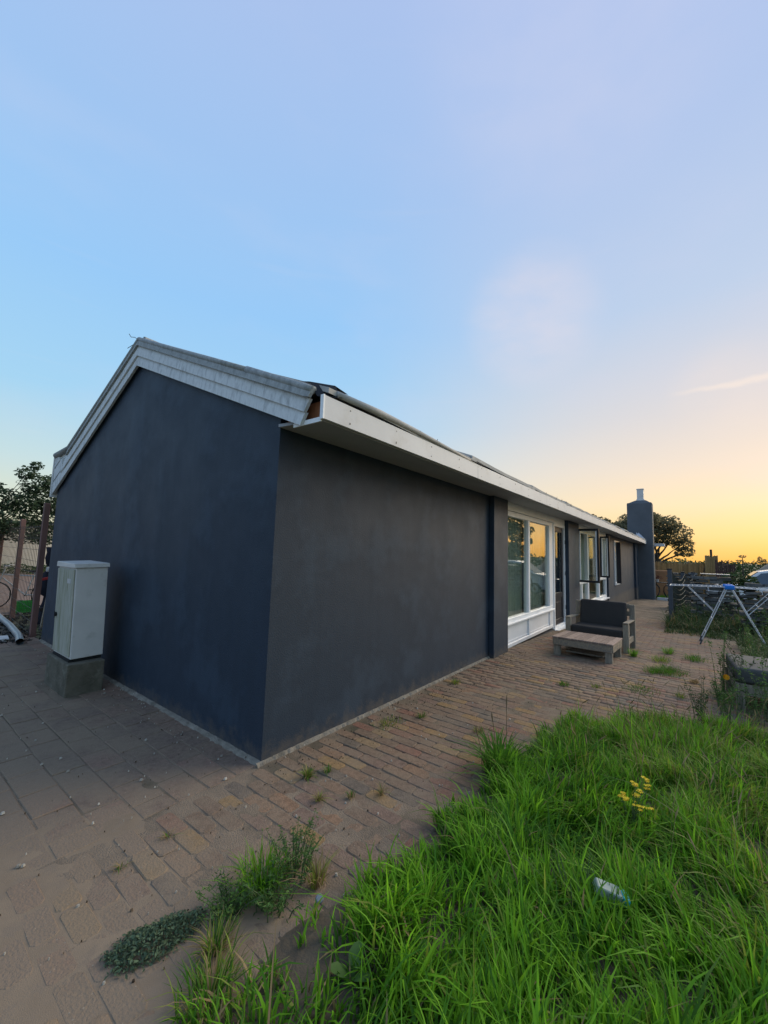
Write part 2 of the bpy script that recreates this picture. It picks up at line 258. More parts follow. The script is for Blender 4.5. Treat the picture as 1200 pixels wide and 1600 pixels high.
def mat_paver(name, cols, island):
    m = bpy.data.materials.new(name); m.use_nodes = True; nt = m.node_tree; N = nt.nodes.new; L = nt.links.new
    b = nt.nodes['Principled BSDF']; b.inputs['Roughness'].default_value = 0.9; b.inputs['Specular IOR Level'].default_value = 0.25
    g = N('ShaderNodeNewGeometry'); oi = N('ShaderNodeObjectInfo')
    src = g.outputs['Random Per Island'] if island else oi.outputs['Random']
    rp = N('ShaderNodeValToRGB'); rp.color_ramp.interpolation = 'CONSTANT'; e = rp.color_ramp.elements
    tot = sum(w for w, c in cols); acc = 0; first = True
    for w, c in cols:
        if first: e[0].position = 0; e[0].color = (*c, 1); first = False
        else:
            k = e.new(acc/tot); k.color = (*c, 1)
        acc += w
    e.remove(e[len(e)-1]) if len(e) > len(cols) else None
    L(src, rp.inputs[0])
    nz = N('ShaderNodeTexNoise'); nz.inputs['Scale'].default_value = 28; nz.inputs['Detail'].default_value = 8; nz.inputs['Roughness'].default_value = 0.7
    L(g.outputs['Position'], nz.inputs['Vector'])
    mr = N('ShaderNodeMapRange'); mr.inputs['From Min'].default_value = 0.3; mr.inputs['From Max'].default_value = 0.7; mr.inputs['To Min'].default_value = 0.62; mr.inputs['To Max'].default_value = 1.25
    L(nz.outputs[0], mr.inputs['Value'])
    mu = N('ShaderNodeMixRGB'); mu.blend_type = 'MULTIPLY'; mu.inputs[0].default_value = 1; L(rp.outputs[0], mu.inputs[1]); L(mr.outputs[0], mu.inputs[2])
    # blotchy silt over several stones
    n2 = N('ShaderNodeTexNoise'); n2.inputs['Scale'].default_value = 2.4; n2.inputs['Detail'].default_value = 9; n2.inputs['Roughness'].default_value = 0.72; L(g.outputs['Position'], n2.inputs['Vector'])
    r2 = N('ShaderNodeMapRange'); r2.inputs['From Min'].default_value = 0.45; r2.inputs['From Max'].default_value = 0.66; r2.inputs['To Max'].default_value = 0.8; 
    sx = N('ShaderNodeSeparateXYZ'); L(g.outputs['Position'], sx.inputs[0])
    dm = N('ShaderNodeMapRange'); dm.inputs['From Min'].default_value = -.1; dm.inputs['From Max'].default_value = -1.5; dm.inputs['To Max'].default_value = .24; L(sx.outputs['X'], dm.inputs['Value'])
    da = N('ShaderNodeMath'); da.operation = 'ADD'; L(n2.outputs[0], da.inputs[0]); L(dm.outputs[0], da.inputs[1]); L(da.outputs[0], r2.inputs['Value'])
    m2 = N('ShaderNodeMixRGB'); m2.inputs[2].default_value = (0.235, 0.178, 0.122, 1); L(r2.outputs[0], m2.inputs[0]); L(mu.outputs[0], m2.inputs[1])
    # small lichen flecks
    n3 = N('ShaderNodeTexVoronoi'); n3.inputs['Scale'].default_value = 30; L(g.outputs['Position'], n3.inputs['Vector'])
    r3 = N('ShaderNodeMapRange'); r3.inputs['From Min'].default_value = 0.10; r3.inputs['From Max'].default_value = 0.05; r3.inputs['To Max'].default_value = 0.55; L(n3.outputs['Distance'], r3.inputs['Value'])
    m3 = N('ShaderNodeMixRGB'); m3.inputs[2].default_value = (0.36, 0.32, 0.25, 1); L(r3.outputs[0], m3.inputs[0]); L(m2.outputs[0], m3.inputs[1])
    L(m3.outputs[0], b.inputs['Base Color'])
    nb = N('ShaderNodeTexNoise'); nb.inputs['Scale'].default_value = 90; nb.inputs['Detail'].default_value = 7; L(g.outputs['Position'], nb.inputs['Vector'])
    bp = N('ShaderNodeBump'); bp.inputs['Strength'].default_value = 0.55; bp.inputs['Distance'].default_value = 0.012; L(nb.outputs[0], bp.inputs['Height']); L(bp.outputs[0], b.inputs['Normal'])
    return m
PC = [(7, (0.193, 0.133, 0.091)), (6, (0.223, 0.147, 0.096)), (3, (0.228, 0.120, 0.082)), (2, (0.277, 0.175, 0.080)), (4, (0.154, 0.122, 0.093)), (3, (0.247, 0.150, 0.091)), (6, (0.204, 0.136, 0.099)), (1, (0.272, 0.185, 0.099))]
SC = [(4, (0.191, 0.130, 0.096)), (4, (0.211, 0.143, 0.104)), (3, (0.177, 0.125, 0.096)), (1, (0.237, 0.145, 0.107))]
M['paver'] = mat_paver('brick_paver', PC, False); M['paver_far'] = mat_paver('brick_paver_far', PC, True)
M['slab'] = mat_paver('old_concrete_slab', SC, False)

def mat_glass():
    m = bpy.data.materials.new('window_glass'); m.use_nodes = True; nt = m.node_tree; N = nt.nodes.new; L = nt.links.new
    nt.nodes.remove(nt.nodes['Principled BSDF']); out = nt.nodes['Material Output']
    fr = N('ShaderNodeFresnel'); ge = N('ShaderNodeNewGeometry'); io = N('ShaderNodeMapRange'); io.inputs['To Min'].default_value = 1.8; io.inputs['To Max'].default_value = 1/1.8; L(ge.outputs['Backfacing'], io.inputs['Value']); L(io.outputs[0], fr.inputs[0])
    t = N('ShaderNodeBsdfTransparent'); t.inputs[0].default_value = (0.86, 0.90, 0.87, 1)
    g = N('ShaderNodeBsdfGlossy'); g.inputs['Roughness'].default_value = 0.0; g.inputs['Color'].default_value = (1, 1, 1, 1)
    nb = N('ShaderNodeTexNoise'); nb.inputs['Scale'].default_value = 1.3; bp = N('ShaderNodeBump'); bp.inputs['Strength'].default_value = 0.02; bp.inputs['Distance'].default_value = 0.05
    tc = N('ShaderNodeTexCoord'); L(tc.outputs['Object'], nb.inputs['Vector']); L(nb.outputs[0], bp.inputs['Height']); L(bp.outputs[0], g.inputs['Normal'])
    ms = N('ShaderNodeMixShader'); L(fr.outputs[0], ms.inputs[0]); L(t.outputs[0], ms.inputs[1]); L(g.outputs[0], ms.inputs[2]); L(ms.outputs[0], out.inputs[0])
    return m
M['glass'] = mat_glass()

# ------------------------------------------------------------------ mesh helpers
class MB:
    def __init__(s): s.v = []; s.f = []
    def add(s, vs, fs):
        o = len(s.v); s.v += [tuple(p) for p in vs]; s.f += [tuple(i+o for i in f) for f in fs]
    def box(s, x0, y0, z0, x1, y1, z1):
        s.add([(x0, y0, z0), (x1, y0, z0), (x1, y1, z0), (x0, y1, z0), (x0, y0, z1), (x1, y0, z1), (x1, y1, z1), (x0, y1, z1)],
              [(0, 3, 2, 1), (4, 5, 6, 7), (0, 1, 5, 4), (1, 2, 6, 5), (2, 3, 7, 6), (3, 0, 4, 7)])
    def hexa(s, p):   # 8 corners: bottom 4 (ccw) then top 4
        s.add(p, [(0, 3, 2, 1), (4, 5, 6, 7), (0, 1, 5, 4), (1, 2, 6, 5), (2, 3, 7, 6), (3, 0, 4, 7)])
    def tube(s, pts, r, n=8, cap=True):
        pts = [Vector(p) for p in pts]; rs = r if isinstance(r, (list, tuple)) else [r]*len(pts)
        rings = []; up = None
        for i, p in enumerate(pts):
            d = (pts[min(i+1, len(pts)-1)] - pts[max(i-1, 0)]).normalized()
            if up is None: up = Vector((0, 0, 1)) if abs(d.z) < 0.9 else Vector((1, 0, 0))
            a = d.cross(up); a = a.normalized() if a.length > 1e-6 else Vector((1, 0, 0)); b = d.cross(a).normalized(); up = -b if False else up
            rings.append([p + (a*math.cos(2*math.pi*k/n) + b*math.sin(2*math.pi*k/n))*rs[i] for k in range(n)])
        vs = [q for rg in rings for q in rg]; fs = []
        for i in range(len(pts)-1):
            for k in range(n):
                k2 = (k+1) % n; fs.append((i*n+k, i*n+k2, (i+1)*n+k2, (i+1)*n+k))
        if cap: fs.append(tuple(range(n))[::-1]); fs.append(tuple((len(pts)-1)*n+k for k in range(n)))
        s.add(vs, fs)
    def prism(s, poly, off):   # planar polygon extruded by vector off
        n = len(poly); off = Vector(off); a = [Vector(p) for p in poly]; b = [p+off for p in a]
        s.add(a+b, [tuple(range(n))[::-1], tuple(range(n, 2*n))] + [(i, (i+1) % n, n+(i+1) % n, n+i) for i in range(n)])
    def build(s, name, m, parent=None, smooth=False, bevel=0.0, seg=2, loc=None):
        me = bpy.data.meshes.new(name); me.from_pydata(s.v, [], s.f)
        bm = bmesh.new(); bm.from_mesh(me); bmesh.ops.recalc_face_normals(bm, faces=bm.faces)
        if bevel: bmesh.ops.bevel(bm, geom=list(bm.edges), offset=bevel, segments=seg, affect='EDGES', profile=0.6, clamp_overlap=True)
        bm.to_mesh(me); bm.free()
        if smooth: me.polygons.foreach_set('use_smooth', [True]*len(me.polygons))
        me.materials.append(m)
        o = bpy.data.objects.new(name, me); C.objects.link(o)
        if parent: o.parent = parent
        if loc: o.location = loc
        return o
def tag(o, label=None, cat=None, group=None, kind=None):
    if label: o['label'] = label
    if cat: o['category'] = cat
    if group: o['group'] = group
    if kind: o['kind'] = kind
    return o
def thing(name, label, cat, loc=(0, 0, 0), rz=0, group=None):
    o = bpy.data.objects.new(name, None); C.objects.link(o); o.location = loc; o.rotation_euler = (0, 0, rz); o.empty_display_size = 0.2
    return tag(o, label, cat, group)
def dup(o, name=None, parent=None):
    c = o.copy(); C.objects.link(c)
    if parent: c.parent = parent
    for ch in list(o.children): dup(ch, None, c)
    return c
def np_mesh(name, V, F, mats, mi=None, parent=None, smooth=False):
    """V (n,3); F list of (k,3|4) arrays with parallel material index arrays."""
    me = bpy.data.meshes.new(name); me.vertices.add(len(V)); me.vertices.foreach_set('co', np.asarray(V, np.float32).ravel())
    loops = np.concatenate([f.ravel() for f in F]); sizes = np.concatenate([np.full(len(f), f.shape[1]) for f in F])
    me.loops.add(len(loops)); me.loops.foreach_set('vertex_index', loops.astype(np.int32))
    me.polygons.add(len(sizes)); st = np.concatenate([[0], np.cumsum(sizes)[:-1]])
    me.polygons.foreach_set('loop_start', st.astype(np.int32))
    for m in mats: me.materials.append(m)
    if mi is not None: me.polygons.foreach_set('material_index', np.concatenate(mi).astype(np.int32))
    if smooth: me.polygons.foreach_set('use_smooth', np.ones(len(sizes), bool))
    me.update(calc_edges=True); me.validate()
    o = bpy.data.objects.new(name, me); C.objects.link(o)
    if parent: o.parent = parent
    return o
def blades(base, h, w, lean, mats, mat_idx, name, parent=None, head=None, curl=1.0):
    """Curved grass blades. base (n,3), h,w (n), lean (n) = horizontal reach / height."""
    n = len(base); 
    if head is None: head = rng.uniform(0, 2*np.pi, n)
    d = np.stack([np.cos(head), np.sin(head), np.zeros(n)], 1); p = np.stack([-np.sin(head), np.cos(head), np.zeros(n)], 1)
    tw = rng.uniform(-0.9, 0.9, n)[:, None]; p = p*np.cos(tw) + d*np.sin(tw)
    V = []
    for t, ww in ((0, 0.75), (0.36, 1.0), (0.70, 0.72), (1.0, 0.0)):
        hor = (t**1.9)*lean*h; z = h*(t - 0.42*curl*np.clip(lean, 0, 1.6)*t**2.6)
        c = base + d*hor[:, None] + np.stack([np.zeros(n), np.zeros(n), z], 1)
        if ww > 0:
            o = p*(w*ww*0.5)[:, None]; V += [c-o, c+o]
        else: V += [c]
    V = np.stack(V, 1).reshape(-1, 3); k = np.arange(n)[:, None]*7
    q = np.concatenate([k+np.array([[0, 1, 3, 2]]), k+np.array([[2, 3, 5, 4]])]); t3 = k+np.array([[4, 5, 6]])
    mi = [np.concatenate([mat_idx, mat_idx]), mat_idx]
    o = np_mesh(name, V, [q, t3], mats, mi, parent)
    if parent: o['kind'] = 'stuff'
    return o
def leaves(name, P, size, mats, mat_idx, parent=None, up=0.3, aspect=0.55):
    """Rhombic, slightly folded leaf faces at points P."""
    n = len(P); a = rng.normal(size=(n, 3)); a[:, 2] *= 0.6; a /= np.linalg.norm(a, axis=1)[:, None]
    nn = rng.normal(size=(n, 3)); nn[:, 2] += up*3; b = np.cross(nn, a); b /= np.linalg.norm(b, axis=1)[:, None]+1e-9
    s = (size*rng.uniform(0.6, 1.35, n))[:, None]
    fold = np.cross(a, b)*s*0.12
    V = np.stack([P-a*s*0.5, P+b*s*0.5*aspect+fold, P+a*s*0.5, P-b*s*0.5*aspect+fold], 1).reshape(-1, 3)
    k = np.arange(n)[:, None]*4; F = np.concatenate([k+np.array([[0, 1, 2]]), k+np.array([[0, 2, 3]])])
    o = np_mesh(name, V, [F], mats, [np.concatenate([mat_idx, mat_idx])], parent)
    if parent: o['kind'] = 'stuff'
    return o
def noise2(x, y, s=1.0):
    return (np.sin(x*1.7*s+1.3*np.sin(y*1.1*s))+np.sin(y*2.3*s+1.7*np.sin(x*0.9*s)+2)+np.sin((x+y)*3.1*s+1)*0.6)/2.6

# ------------------------------------------------------------------ ground
def strip_sheet(name, x0, x1, y0, y1, nx, ny, zf, m, kind='structure', parent=None):
    xs = np.linspace(x0, x1, nx); ys = np.linspace(y0, y1, ny); X, Y = np.meshgrid(xs, ys); Z = zf(X, Y)
    V = np.stack([X, Y, Z], -1).reshape(-1, 3); i = np.arange(nx*ny).reshape(ny, nx)
    F = np.stack([i[:-1, :-1], i[:-1, 1:], i[1:, 1:], i[1:, :-1]], -1).reshape(-1, 4)
    o = np_mesh(name, V, [F], [m], None, parent, True)
    if kind: o['kind'] = kind
    return o
def gzv(X): return -0.03*np.clip(X-5.0, 0, 23)
g = MB(); xs = [-900, -60, -8, 5, 9, 14, 19, 24, 28, 60, 200, 2500]
for a, b in zip(xs[:-1], xs[1:]):
    g.add([(a, -1500, gz(a)-0.035), (b, -1500, gz(b)-0.035), (b, 1500, gz(b)-0.035), (a, 1500, gz(a)-0.035)], [(0, 1, 2, 3)])
tag(g.build('ground', M['ground']), kind='structure')

# lawn outline: grass grows where y < lawn_edge(x)
LX = [-4.0, -1.75, -1.2, -0.5, 0.0, 0.5, 1.2, 1.9, 2.50, 2.95, 3.25, 3.55, 3.56]
LY = [-2.2, -1.75, -1.24, -1.28, -1.38, -1.40, -1.44, -1.50, -1.66, -2.1, -2.8, -3.7, -9]
def lawn_edge(x): return np.interp(x, LX, LY)

# slab path beside the gable
sp = strip_sheet('slab_path', -3.2, 0.0, 0.0, 6.6, 90, 180, lambda X, Y: X*0-0.0050+0.0012*noise2(X, Y, 6), M['bed'])
def stone_mesh(name, lx, ly, cut, m, hgt=0.05, bev=0.006):
    hx, hy = lx/2, ly/2; c = cut
    j = lambda s: random.uniform(-s, s)
    out = [(-hx+c, -hy), (hx-c, -hy), (hx, -hy+c), (hx, hy-c), (hx-c, hy), (-hx+c, hy), (-hx, hy-c), (-hx, -hy+c)]
    out = [(x+j(.0025), y+j(.0025)) for x, y in out]
    n = len(out); V = [(x, y, -hgt) for x, y in out] + [(x, y, -bev) for x, y in out]
    V += [(x*(1-bev/hx*1.1), y*(1-bev/hy*1.1), 0) for x, y in out]
    F = [(i, (i+1) % n, n+(i+1) % n, n+i) for i in range(n)] + [(n+i, n+(i+1) % n, 2*n+(i+1) % n, 2*n+i) for i in range(n)] + [tuple(range(2*n, 3*n))]
    me = bpy.data.meshes.new(name); me.from_pydata(V, [], F); me.materials.append(m); return me
slab_me = [stone_mesh('slab', 0.198, 0.305, 0.004, M['slab'], 0.05, 0.004) for _ in range(5)]
row = 0; cnt = 0
x = -0.10
while x > -2.9:
    y = 0.16 - (row % 2)*0.155
    while y < 6.5:
        if not (-0.55 < x < -0.18 and 2.6 < y < 3.35) and cnt < 296:
            o = bpy.data.objects.new('slab', random.choice(slab_me)); C.objects.link(o); o.parent = sp
            sink = 0.010*max(0, noise2(x*1.0, y*1.0, 0.9)) + (0.006 if y < 0.6 else 0)
            hf = row % 2 == 1 and y < .1; o.scale = (1, .5, 1) if hf else (1, 1, 1)
            o.location = (x, y+random.uniform(-.004, .004)+(0.077 if hf else 0), random.uniform(-.0025, .0025)-sink*0.25)
            o.rotation_euler = (random.gauss(0, .006), random.gauss(0, .006), random.gauss(0, .006) + (math.pi if random.random() < .5 else 0)); cnt += 1
        y += 0.312
    x -= 0.205; row += 1

# brick paving in front of the long wall
bp = strip_sheet('brick_paving', -3.2, 28.0, -6.0, 0.0, 520, 130, lambda X, Y: gzv(X)-0.0042+0.0035*noise2(X, Y, 5)+0.0015*noise2(X, Y, 17), M['bed'])
PW, PL = 0.108, 0.226
pav_me = [stone_mesh('paver', PW-0.004, PL-0.004, 0.017, M['paver'], 0.05, 0.005) for _ in range(8)]
cand = []
row = 0; x = -3.1
while x < 13.6:
    y = -0.155 - (row % 2)*PL/2
    while y > -4.2:
        if y > lawn_edge(x)-0.25 and not (x > 3.2 and y < -3.6):
            cand.append((x+random.uniform(-.003, .003), y+random.uniform(-.003, .003)))
        y -= PL
    x += PW; row += 1
cam2 = np.array([-2.0, -2.615])
# nearest ones in view become parts, the rest one joined part
def in_view(p):
    a = math.degrees(math.atan2(p[1]+2.615, p[0]+2.0)); dd = math.hypot(p[0]+2.0, p[1]+2.615)
    return -8 < a < 83 and dd > 1.75
cand.sort(key=lambda p: (not in_view(p), (p[0]+2)**2+(p[1]+2.615)**2))
def pav_pose(x, y):
    sink = 0.012*noise2(x, y, 1.3)
    return (x, y, gz(x)+sink*0.35+random.uniform(-.0025, .0025)), (random.gauss(0, .010), random.gauss(0, .006), random.gauss(0, .018) + (math.pi if random.random() < .5 else 0))
for p in cand[:298]:
    o = bpy.data.objects.new('paver', random.choice(pav_me)); C.objects.link(o); o.parent = bp
    o.location, o.rotation_euler = pav_pose(*p)
FV = []; FF = {4: [], 8: []}; off = 0
tmpl = [(np.array([v.co[:] for v in me.vertices]), [tuple(p.vertices) for p in me.polygons]) for me in pav_me]
from mathutils import Euler
for p in cand[298:]:
    V, F = random.choice(tmpl); l, r = pav_pose(*p); Mx = np.array(Euler(r).to_matrix())
    FV.append(V@Mx.T + np.array(l))
    for f in F: FF[len(f)].append([i+off for i in f])
    off += len(V)
o = np_mesh('far_pavers', np.concatenate(FV), [np.array(FF[4]), np.array(FF[8])], [M['paver_far']], None, bp); o['kind'] = 'stuff'

# sandy dirt blown over the paving at the lower left
def dirt_z(X, Y):
    e = np.clip((-0.05-Y-0.35*(X+1.0))*1.1, -1, 1.0)           # thicker towards the camera side
    e = np.clip(0.35*(-0.55-Y) + 1.0*(-0.75-X), -1.3, .8)
    n = noise2(X, Y, 2.1)*0.5+noise2(X+3, Y-1, 5.3)*0.3+noise2(X-1, Y+2, 13)*0.16
    return np.clip(-0.0056+0.0070*e+0.0075*n, -0.02, 0.016)
strip_sheet('dirt_patch', -3.2, 0.6, -2.4, 0.35, 220, 180, dirt_z, M['dirt'])
# bare soil under the lawn
def soil_z(X, Y):
    ins = np.clip((lawn_edge(X)+0.10-Y)*4, -1, 1)
    return gzv(X)-0.012+0.030*np.clip(ins, -0.5, 1)+0.012*noise2(X, Y, 4)
strip_sheet('lawn_soil', -4.0, 3.6, -8.0, -1.1, 120, 110, soil_z, M['dark_soil'])
# driveway beyond the wire fence
dv = MB(); dv.add([(-6, 6.6, -0.012), (0.0, 6.6, -0.012), (0.0, 9.3, -0.012), (-6, 9.3, -0.012)], [(0, 1, 2, 3)])
tag(dv.build('soil_bed', M['dark_soil']), kind='structure')
dv = MB(); dv.add([(-14, 9.3, -0.01), (18, 9.3, -0.01), (18, 40, -0.01), (-14, 40, -0.01)], [(0, 1, 2, 3)])
tag(dv.build('driveway', M['drive']), kind='structure')

# ------------------------------------------------------------------ the house
W = 5.886; H = 2.556; XE = 27.6
house = thing('house', 'long low house rendered in anthracite with white eaves and pale cement verge', 'house')
def zr_bot(y):  # lower line of the verge
    return np.interp(y, [-0.31, 2.87, 5.95], [2.53, 3.85, 2.40])
def zr_top(y):
    return np.interp(y, [-0.43, 2.90, 5.33, 5.95], [2.80, 4.23, 3.15, 3.10])
w = MB(); w.prism([(0, 0, -0.3), (0, W, -0.3), (0, W, 2.62), (0, 2.87, 3.98), (0, 0, 2.72)], (0.22, 0, 0)); w.build('gable_wall', M['paint_dark'], house)
w = MB()
for x0, x1, z0, z1 in [(0.22, 4.86, -0.3, 2.6), (4.86, 9.2, -0.4, -0.07), (9.2, 10.42, -0.4, 2.6), (10.42, 11.3, -0.5, -0.15), (11.3, 15.55, -0.6, 0.16),
                       (15.55, 17.5, -0.7, 2.6), (17.5, 19.0, 2.42, 2.6), (17.5, 19.0, -0.7, 0.5), (19.0, XE, -1.0, 2.6)]:
    w.box(x0, 0, z0, x1, 0.22, z1)
w.build('front_wall', M['paint_dark'], house)
for x0, x1, z0 in ((4.862, 9.198, 2.432), (10.422, 15.548, 2.442)):
    q = MB(); q.box(x0, .003, z0, x1, .2, 2.6); q.build('header_board', M['white_frame'], house)
for x0, x1, pr in [(4.24, 4.86, .09), (9.2, 10.42, .09), (15.6, 16.9, .05), (24.7, 25.9, .10)]:
    q = MB(); q.box(x0, -pr, gz(x0)-0.2, x1, -0.002, 2.572); q.build('pilaster', M['paint_dark'], house, bevel=0.006, seg=1)
w = MB()
for x0, x1, z0, z1 in [(0.22, 7, -0.3, 2.6), (7, 8.6, -0.3, 0.9), (7, 8.6, 2.3, 2.6), (8.6, 12.4, -0.3, 2.6), (12.4, 14.6, -.4, .9), (12.4, 14.6, 2.3, 2.6), (14.6, XE, -1, 2.6)]:
    w.box(x0, W-.22, z0, x1, W, z1)
w.build('rear_wall', M['paint_dark'], house)
w = MB(); w.prism([(XE, 0.22, -1), (XE, W-.22, -1), (XE, W-.22, 2.6), (XE, 2.87, 3.9), (XE, .22, 2.6)], (-.2, 0, 0)); w.build('end_wall', M['paint_dark'], house)
# interior
for xa_, xb_, za_ in ((.23, 9.3, -.06), (9.5, 16.9, -.36)):
    w = MB(); w.box(xa_, .23, za_, xb_, W-.23, za_+.04); w.build('interior_floor', M['interior_floor'], house)
w = MB(); w.box(0.23, 0.23, 2.50, XE-.3, W-.23, 2.54); w.build('ceiling', M['interior'], house)
for xa_, xb_, za_ in ((9.3, 9.5, -.4), (17.0, 17.15, -.6), (1.0, 1.1, -.1)):
    w = MB(); w.box(xa_, .23, za_, xb_, W-.23, 2.495); w.build('partition', M['interior'], house)
def curtain(x0, x1, z0, z1, y=0.36, amp=.03, n=60):
    q = MB(); V = []
    for i in range(n+1):
        xx = x0+(x1-x0)*i/n; yy = y+amp*math.sin(i*0.9+math.sin(i*.37)*1.5); V += [(xx, yy, z0), (xx, yy, z1)]
    q.add(V, [(2*i, 2*i+2, 2*i+3, 2*i+1) for i in range(n)]); return q.build('curtain', M['curtain'], house, smooth=True)
curtain(4.9, 6.34, 0.1, 2.4, .20, n=110); curtain(6.9, 7.9, 0.1, 2.4, .22, n=90); curtain(10.6, 11.5, .1, 2.4, .45); curtain(13.0, 14.1, .1, 2.4, .45)

def frame_box(mb, x0, x1, z0, z1, t, y0, y1):
    mb.box(x0, y0, z0, x0+t, y1, z1); mb.box(x1-t, y0, z0, x1, y1, z1); mb.box(x0+t, y0, z0, x1-t, y1, z0+t); mb.box(x0+t, y0, z1-t, x1-t, y1, z1)
def pane(x0, x1, z0, z1, y, parent):
    q = MB(); q.box(x0, y, z0, x1, y+.012, z1); return q.build('pane', M['glass'], parent)
# big window, two lights over two white panels
win = MB()
X0, X1 = 4.865, 8.06
win.box(X0, 0.01, 0.395, X1, .11, .49); win.box(X0, 0.01, 2.33, X1, .11, 2.425)
win.box(X0, .01, .49, X0+.09, .11, 2.33); win.box(6.28, .01, .49, 6.38, .11, 2.33); win.box(7.78, .01, .49, X1, .11, 2.33)
win.box(X0, .01, -0.02, X1, .11, .05); win.box(X0, .01, .05, X0+.09, .11, .395); win.box(6.28, .01, .05, 6.38, .11, .395); win.box(7.78, .01, .05, X1, .11, .395)
wf = win.build('window', M['white_frame'], house, bevel=0.006, seg=1); wf['label'] = 'large white two-light window over white panels'
pane(X0+.09, 6.28, .49, 2.33, .055, wf); pane(6.38, 7.78, .49, 2.33, .055, wf)
for a, b in ((X0+.09, 6.28), (6.38, 7.78)):
    q = MB(); q.box(a+.003, .035, .053, b-.003, .06, .392); frame_box(q, a+.02, b-.02, .075, .372, .015, .027, .0345); q.build('panel', M['white_frame'], wf)
q = MB(); q.box(X0, -.035, .385, X1, .008, .42); q.build('sill', M['white_frame'], wf, bevel=.005, seg=1)
# door, dark leaf in a white frame
d = MB(); frame_box(d, 8.12, 9.19, -0.09, 2.43, .075, -.005, .12); d.box(8.07, .02, -.09, 8.115, .1, 2.43)
dr = d.build('door', M['white_frame'], house, bevel=.004, seg=1); dr['label'] = 'dark glazed door standing in a white frame'
q = MB(); frame_box(q, 8.20, 9.11, -0.01, 2.35, .12, .03, .075); q.box(8.32, .03, .62, 8.99, .075, .74); q.box(8.32, .045, .11, 8.99, .06, .62); q.box(8.42, .035, .2, 8.89, .0445, .52)
q.build('door_leaf', M['dark_frame'], dr, bevel=.003, seg=1)
pane(8.32, 8.99, .74, 2.23, .05, dr)
q = MB(); q.tube([(8.27, .03, 1.08), (8.27, -.03, 1.08), (8.40, -.035, 1.08)], .011); q.box(8.245, .02, 1.0, 8.295, .029, 1.16); q.build('handle', M['galv'], dr)
q = MB(); q.box(8.1, -.10, -.12, 9.2, -.006, -.085); q.build('threshold', M['white_frame'], dr)
for z in (.35, 1.2, 2.0):
    q = MB(); q.tube([(9.15, -.012, z-.05), (9.15, -.012, z+.05)], .012); q.build('hinge', M['dark_frame'], dr)
# second window with two open dark casements
w2 = MB()
w2.box(10.43, .01, 2.36, 15.54, .11, 2.44)
for a, b in ((10.43, 10.53), (12.1, 12.26), (13.95, 14.12), (15.44, 15.54)): w2.box(a, .01, .26, b, .11, 2.36)
w2.box(11.25, .01, .16, 15.54, .115, .26); w2.box(10.53, .01, .84, 12.1, .105, .93); w2.box(14.12, .01, .84, 15.44, .105, .93)
w2.box(11.18, .01, .26, 11.30, .105, .84); w2.box(10.43, .01, -.14, 10.53, .105, .26); w2.box(11.10, .01, -.14, 11.25, .105, .26)
wf2 = w2.build('window', M['white_frame'], house, bevel=.005, seg=1); wf2['label'] = 'wide white window with two dark casements swung open'
pane(12.26, 13.95, .26, 2.36, .055, wf2); pane(10.53, 11.18, .26, .84, .055, wf2); pane(11.30, 12.1, .26, .84, .055, wf2); pane(14.12, 15.44, .26, .84, .055, wf2); pane(10.53, 11.10, -.14, .26, .055, wf2)
q = MB(); q.box(11.25, -.09, .135, 15.56, .008, .165); q.build('sill', M['white_frame'], wf2)
def sash(xh, depth, z0, z1, white=True):
    q = MB(); y1 = -.01; y0 = y1-depth
    for a, b, c, dd in ((y0, y0+.055, z0, z1), (y1-.055, y1, z0, z1), (y0+.055, y1-.055, z0, z0+.06), (y0+.055, y1-.055, z1-.06, z1)): q.box(xh, a, c, xh+.05, b, dd)
    s = q.build('casement', M['dark_frame'], wf2)
    s['label'] = 'open dark casement sash'
    q = MB()
    for a, b, c, dd in ((y0+.056, y0+.085, z0+.061, z1-.061), (y1-.085, y1-.056, z0+.061, z1-.061)): q.box(xh-.004, a, c, xh+.04, b, dd)
    q.build('sash_bead', M['white_frame'], s)
    q = MB(); q.box(xh+.02, y0+.086, z0+.061, xh+.03, y1-.086, z1-.061); q.build('pane', M['glass'], s)
    q = MB(); q.box(xh-.025, y0+.02, (z0+z1)/2-.06, xh-.006, y0+.035, (z0+z1)/2+.03); q.build('handle', M['dark_frame'], s)
    return s
sash(10.56, .56, .93, 2.44); sash(14.15, .30, .95, 2.40)
# narrow third window
w3 = MB(); frame_box(w3, 17.52, 18.98, .51, 2.41, .09, -.03, .11); wf3 = w3.build('window', M['white_frame'], house, bevel=.005, seg=1); wf3['label'] = 'narrow white window nearest the chimney'
pane(17.61, 18.89, .60, 2.32, .05, wf3)
q = MB(); q.box(17.9, -.20, .58, 17.95, -.031, 2.34); q.build('casement', M['dark_frame'], wf3)
for a, b in ((7.0, 8.6), (12.4, 14.6)):  # unseen rear windows, added to let daylight into the rooms
    q = MB(); frame_box(q, a, b, .9, 2.3, .08, W-.18, W-.08); f = q.build('window', M['white_frame'], house); pane(a+.08, b-.08, .98, 2.22, W-.13, f)
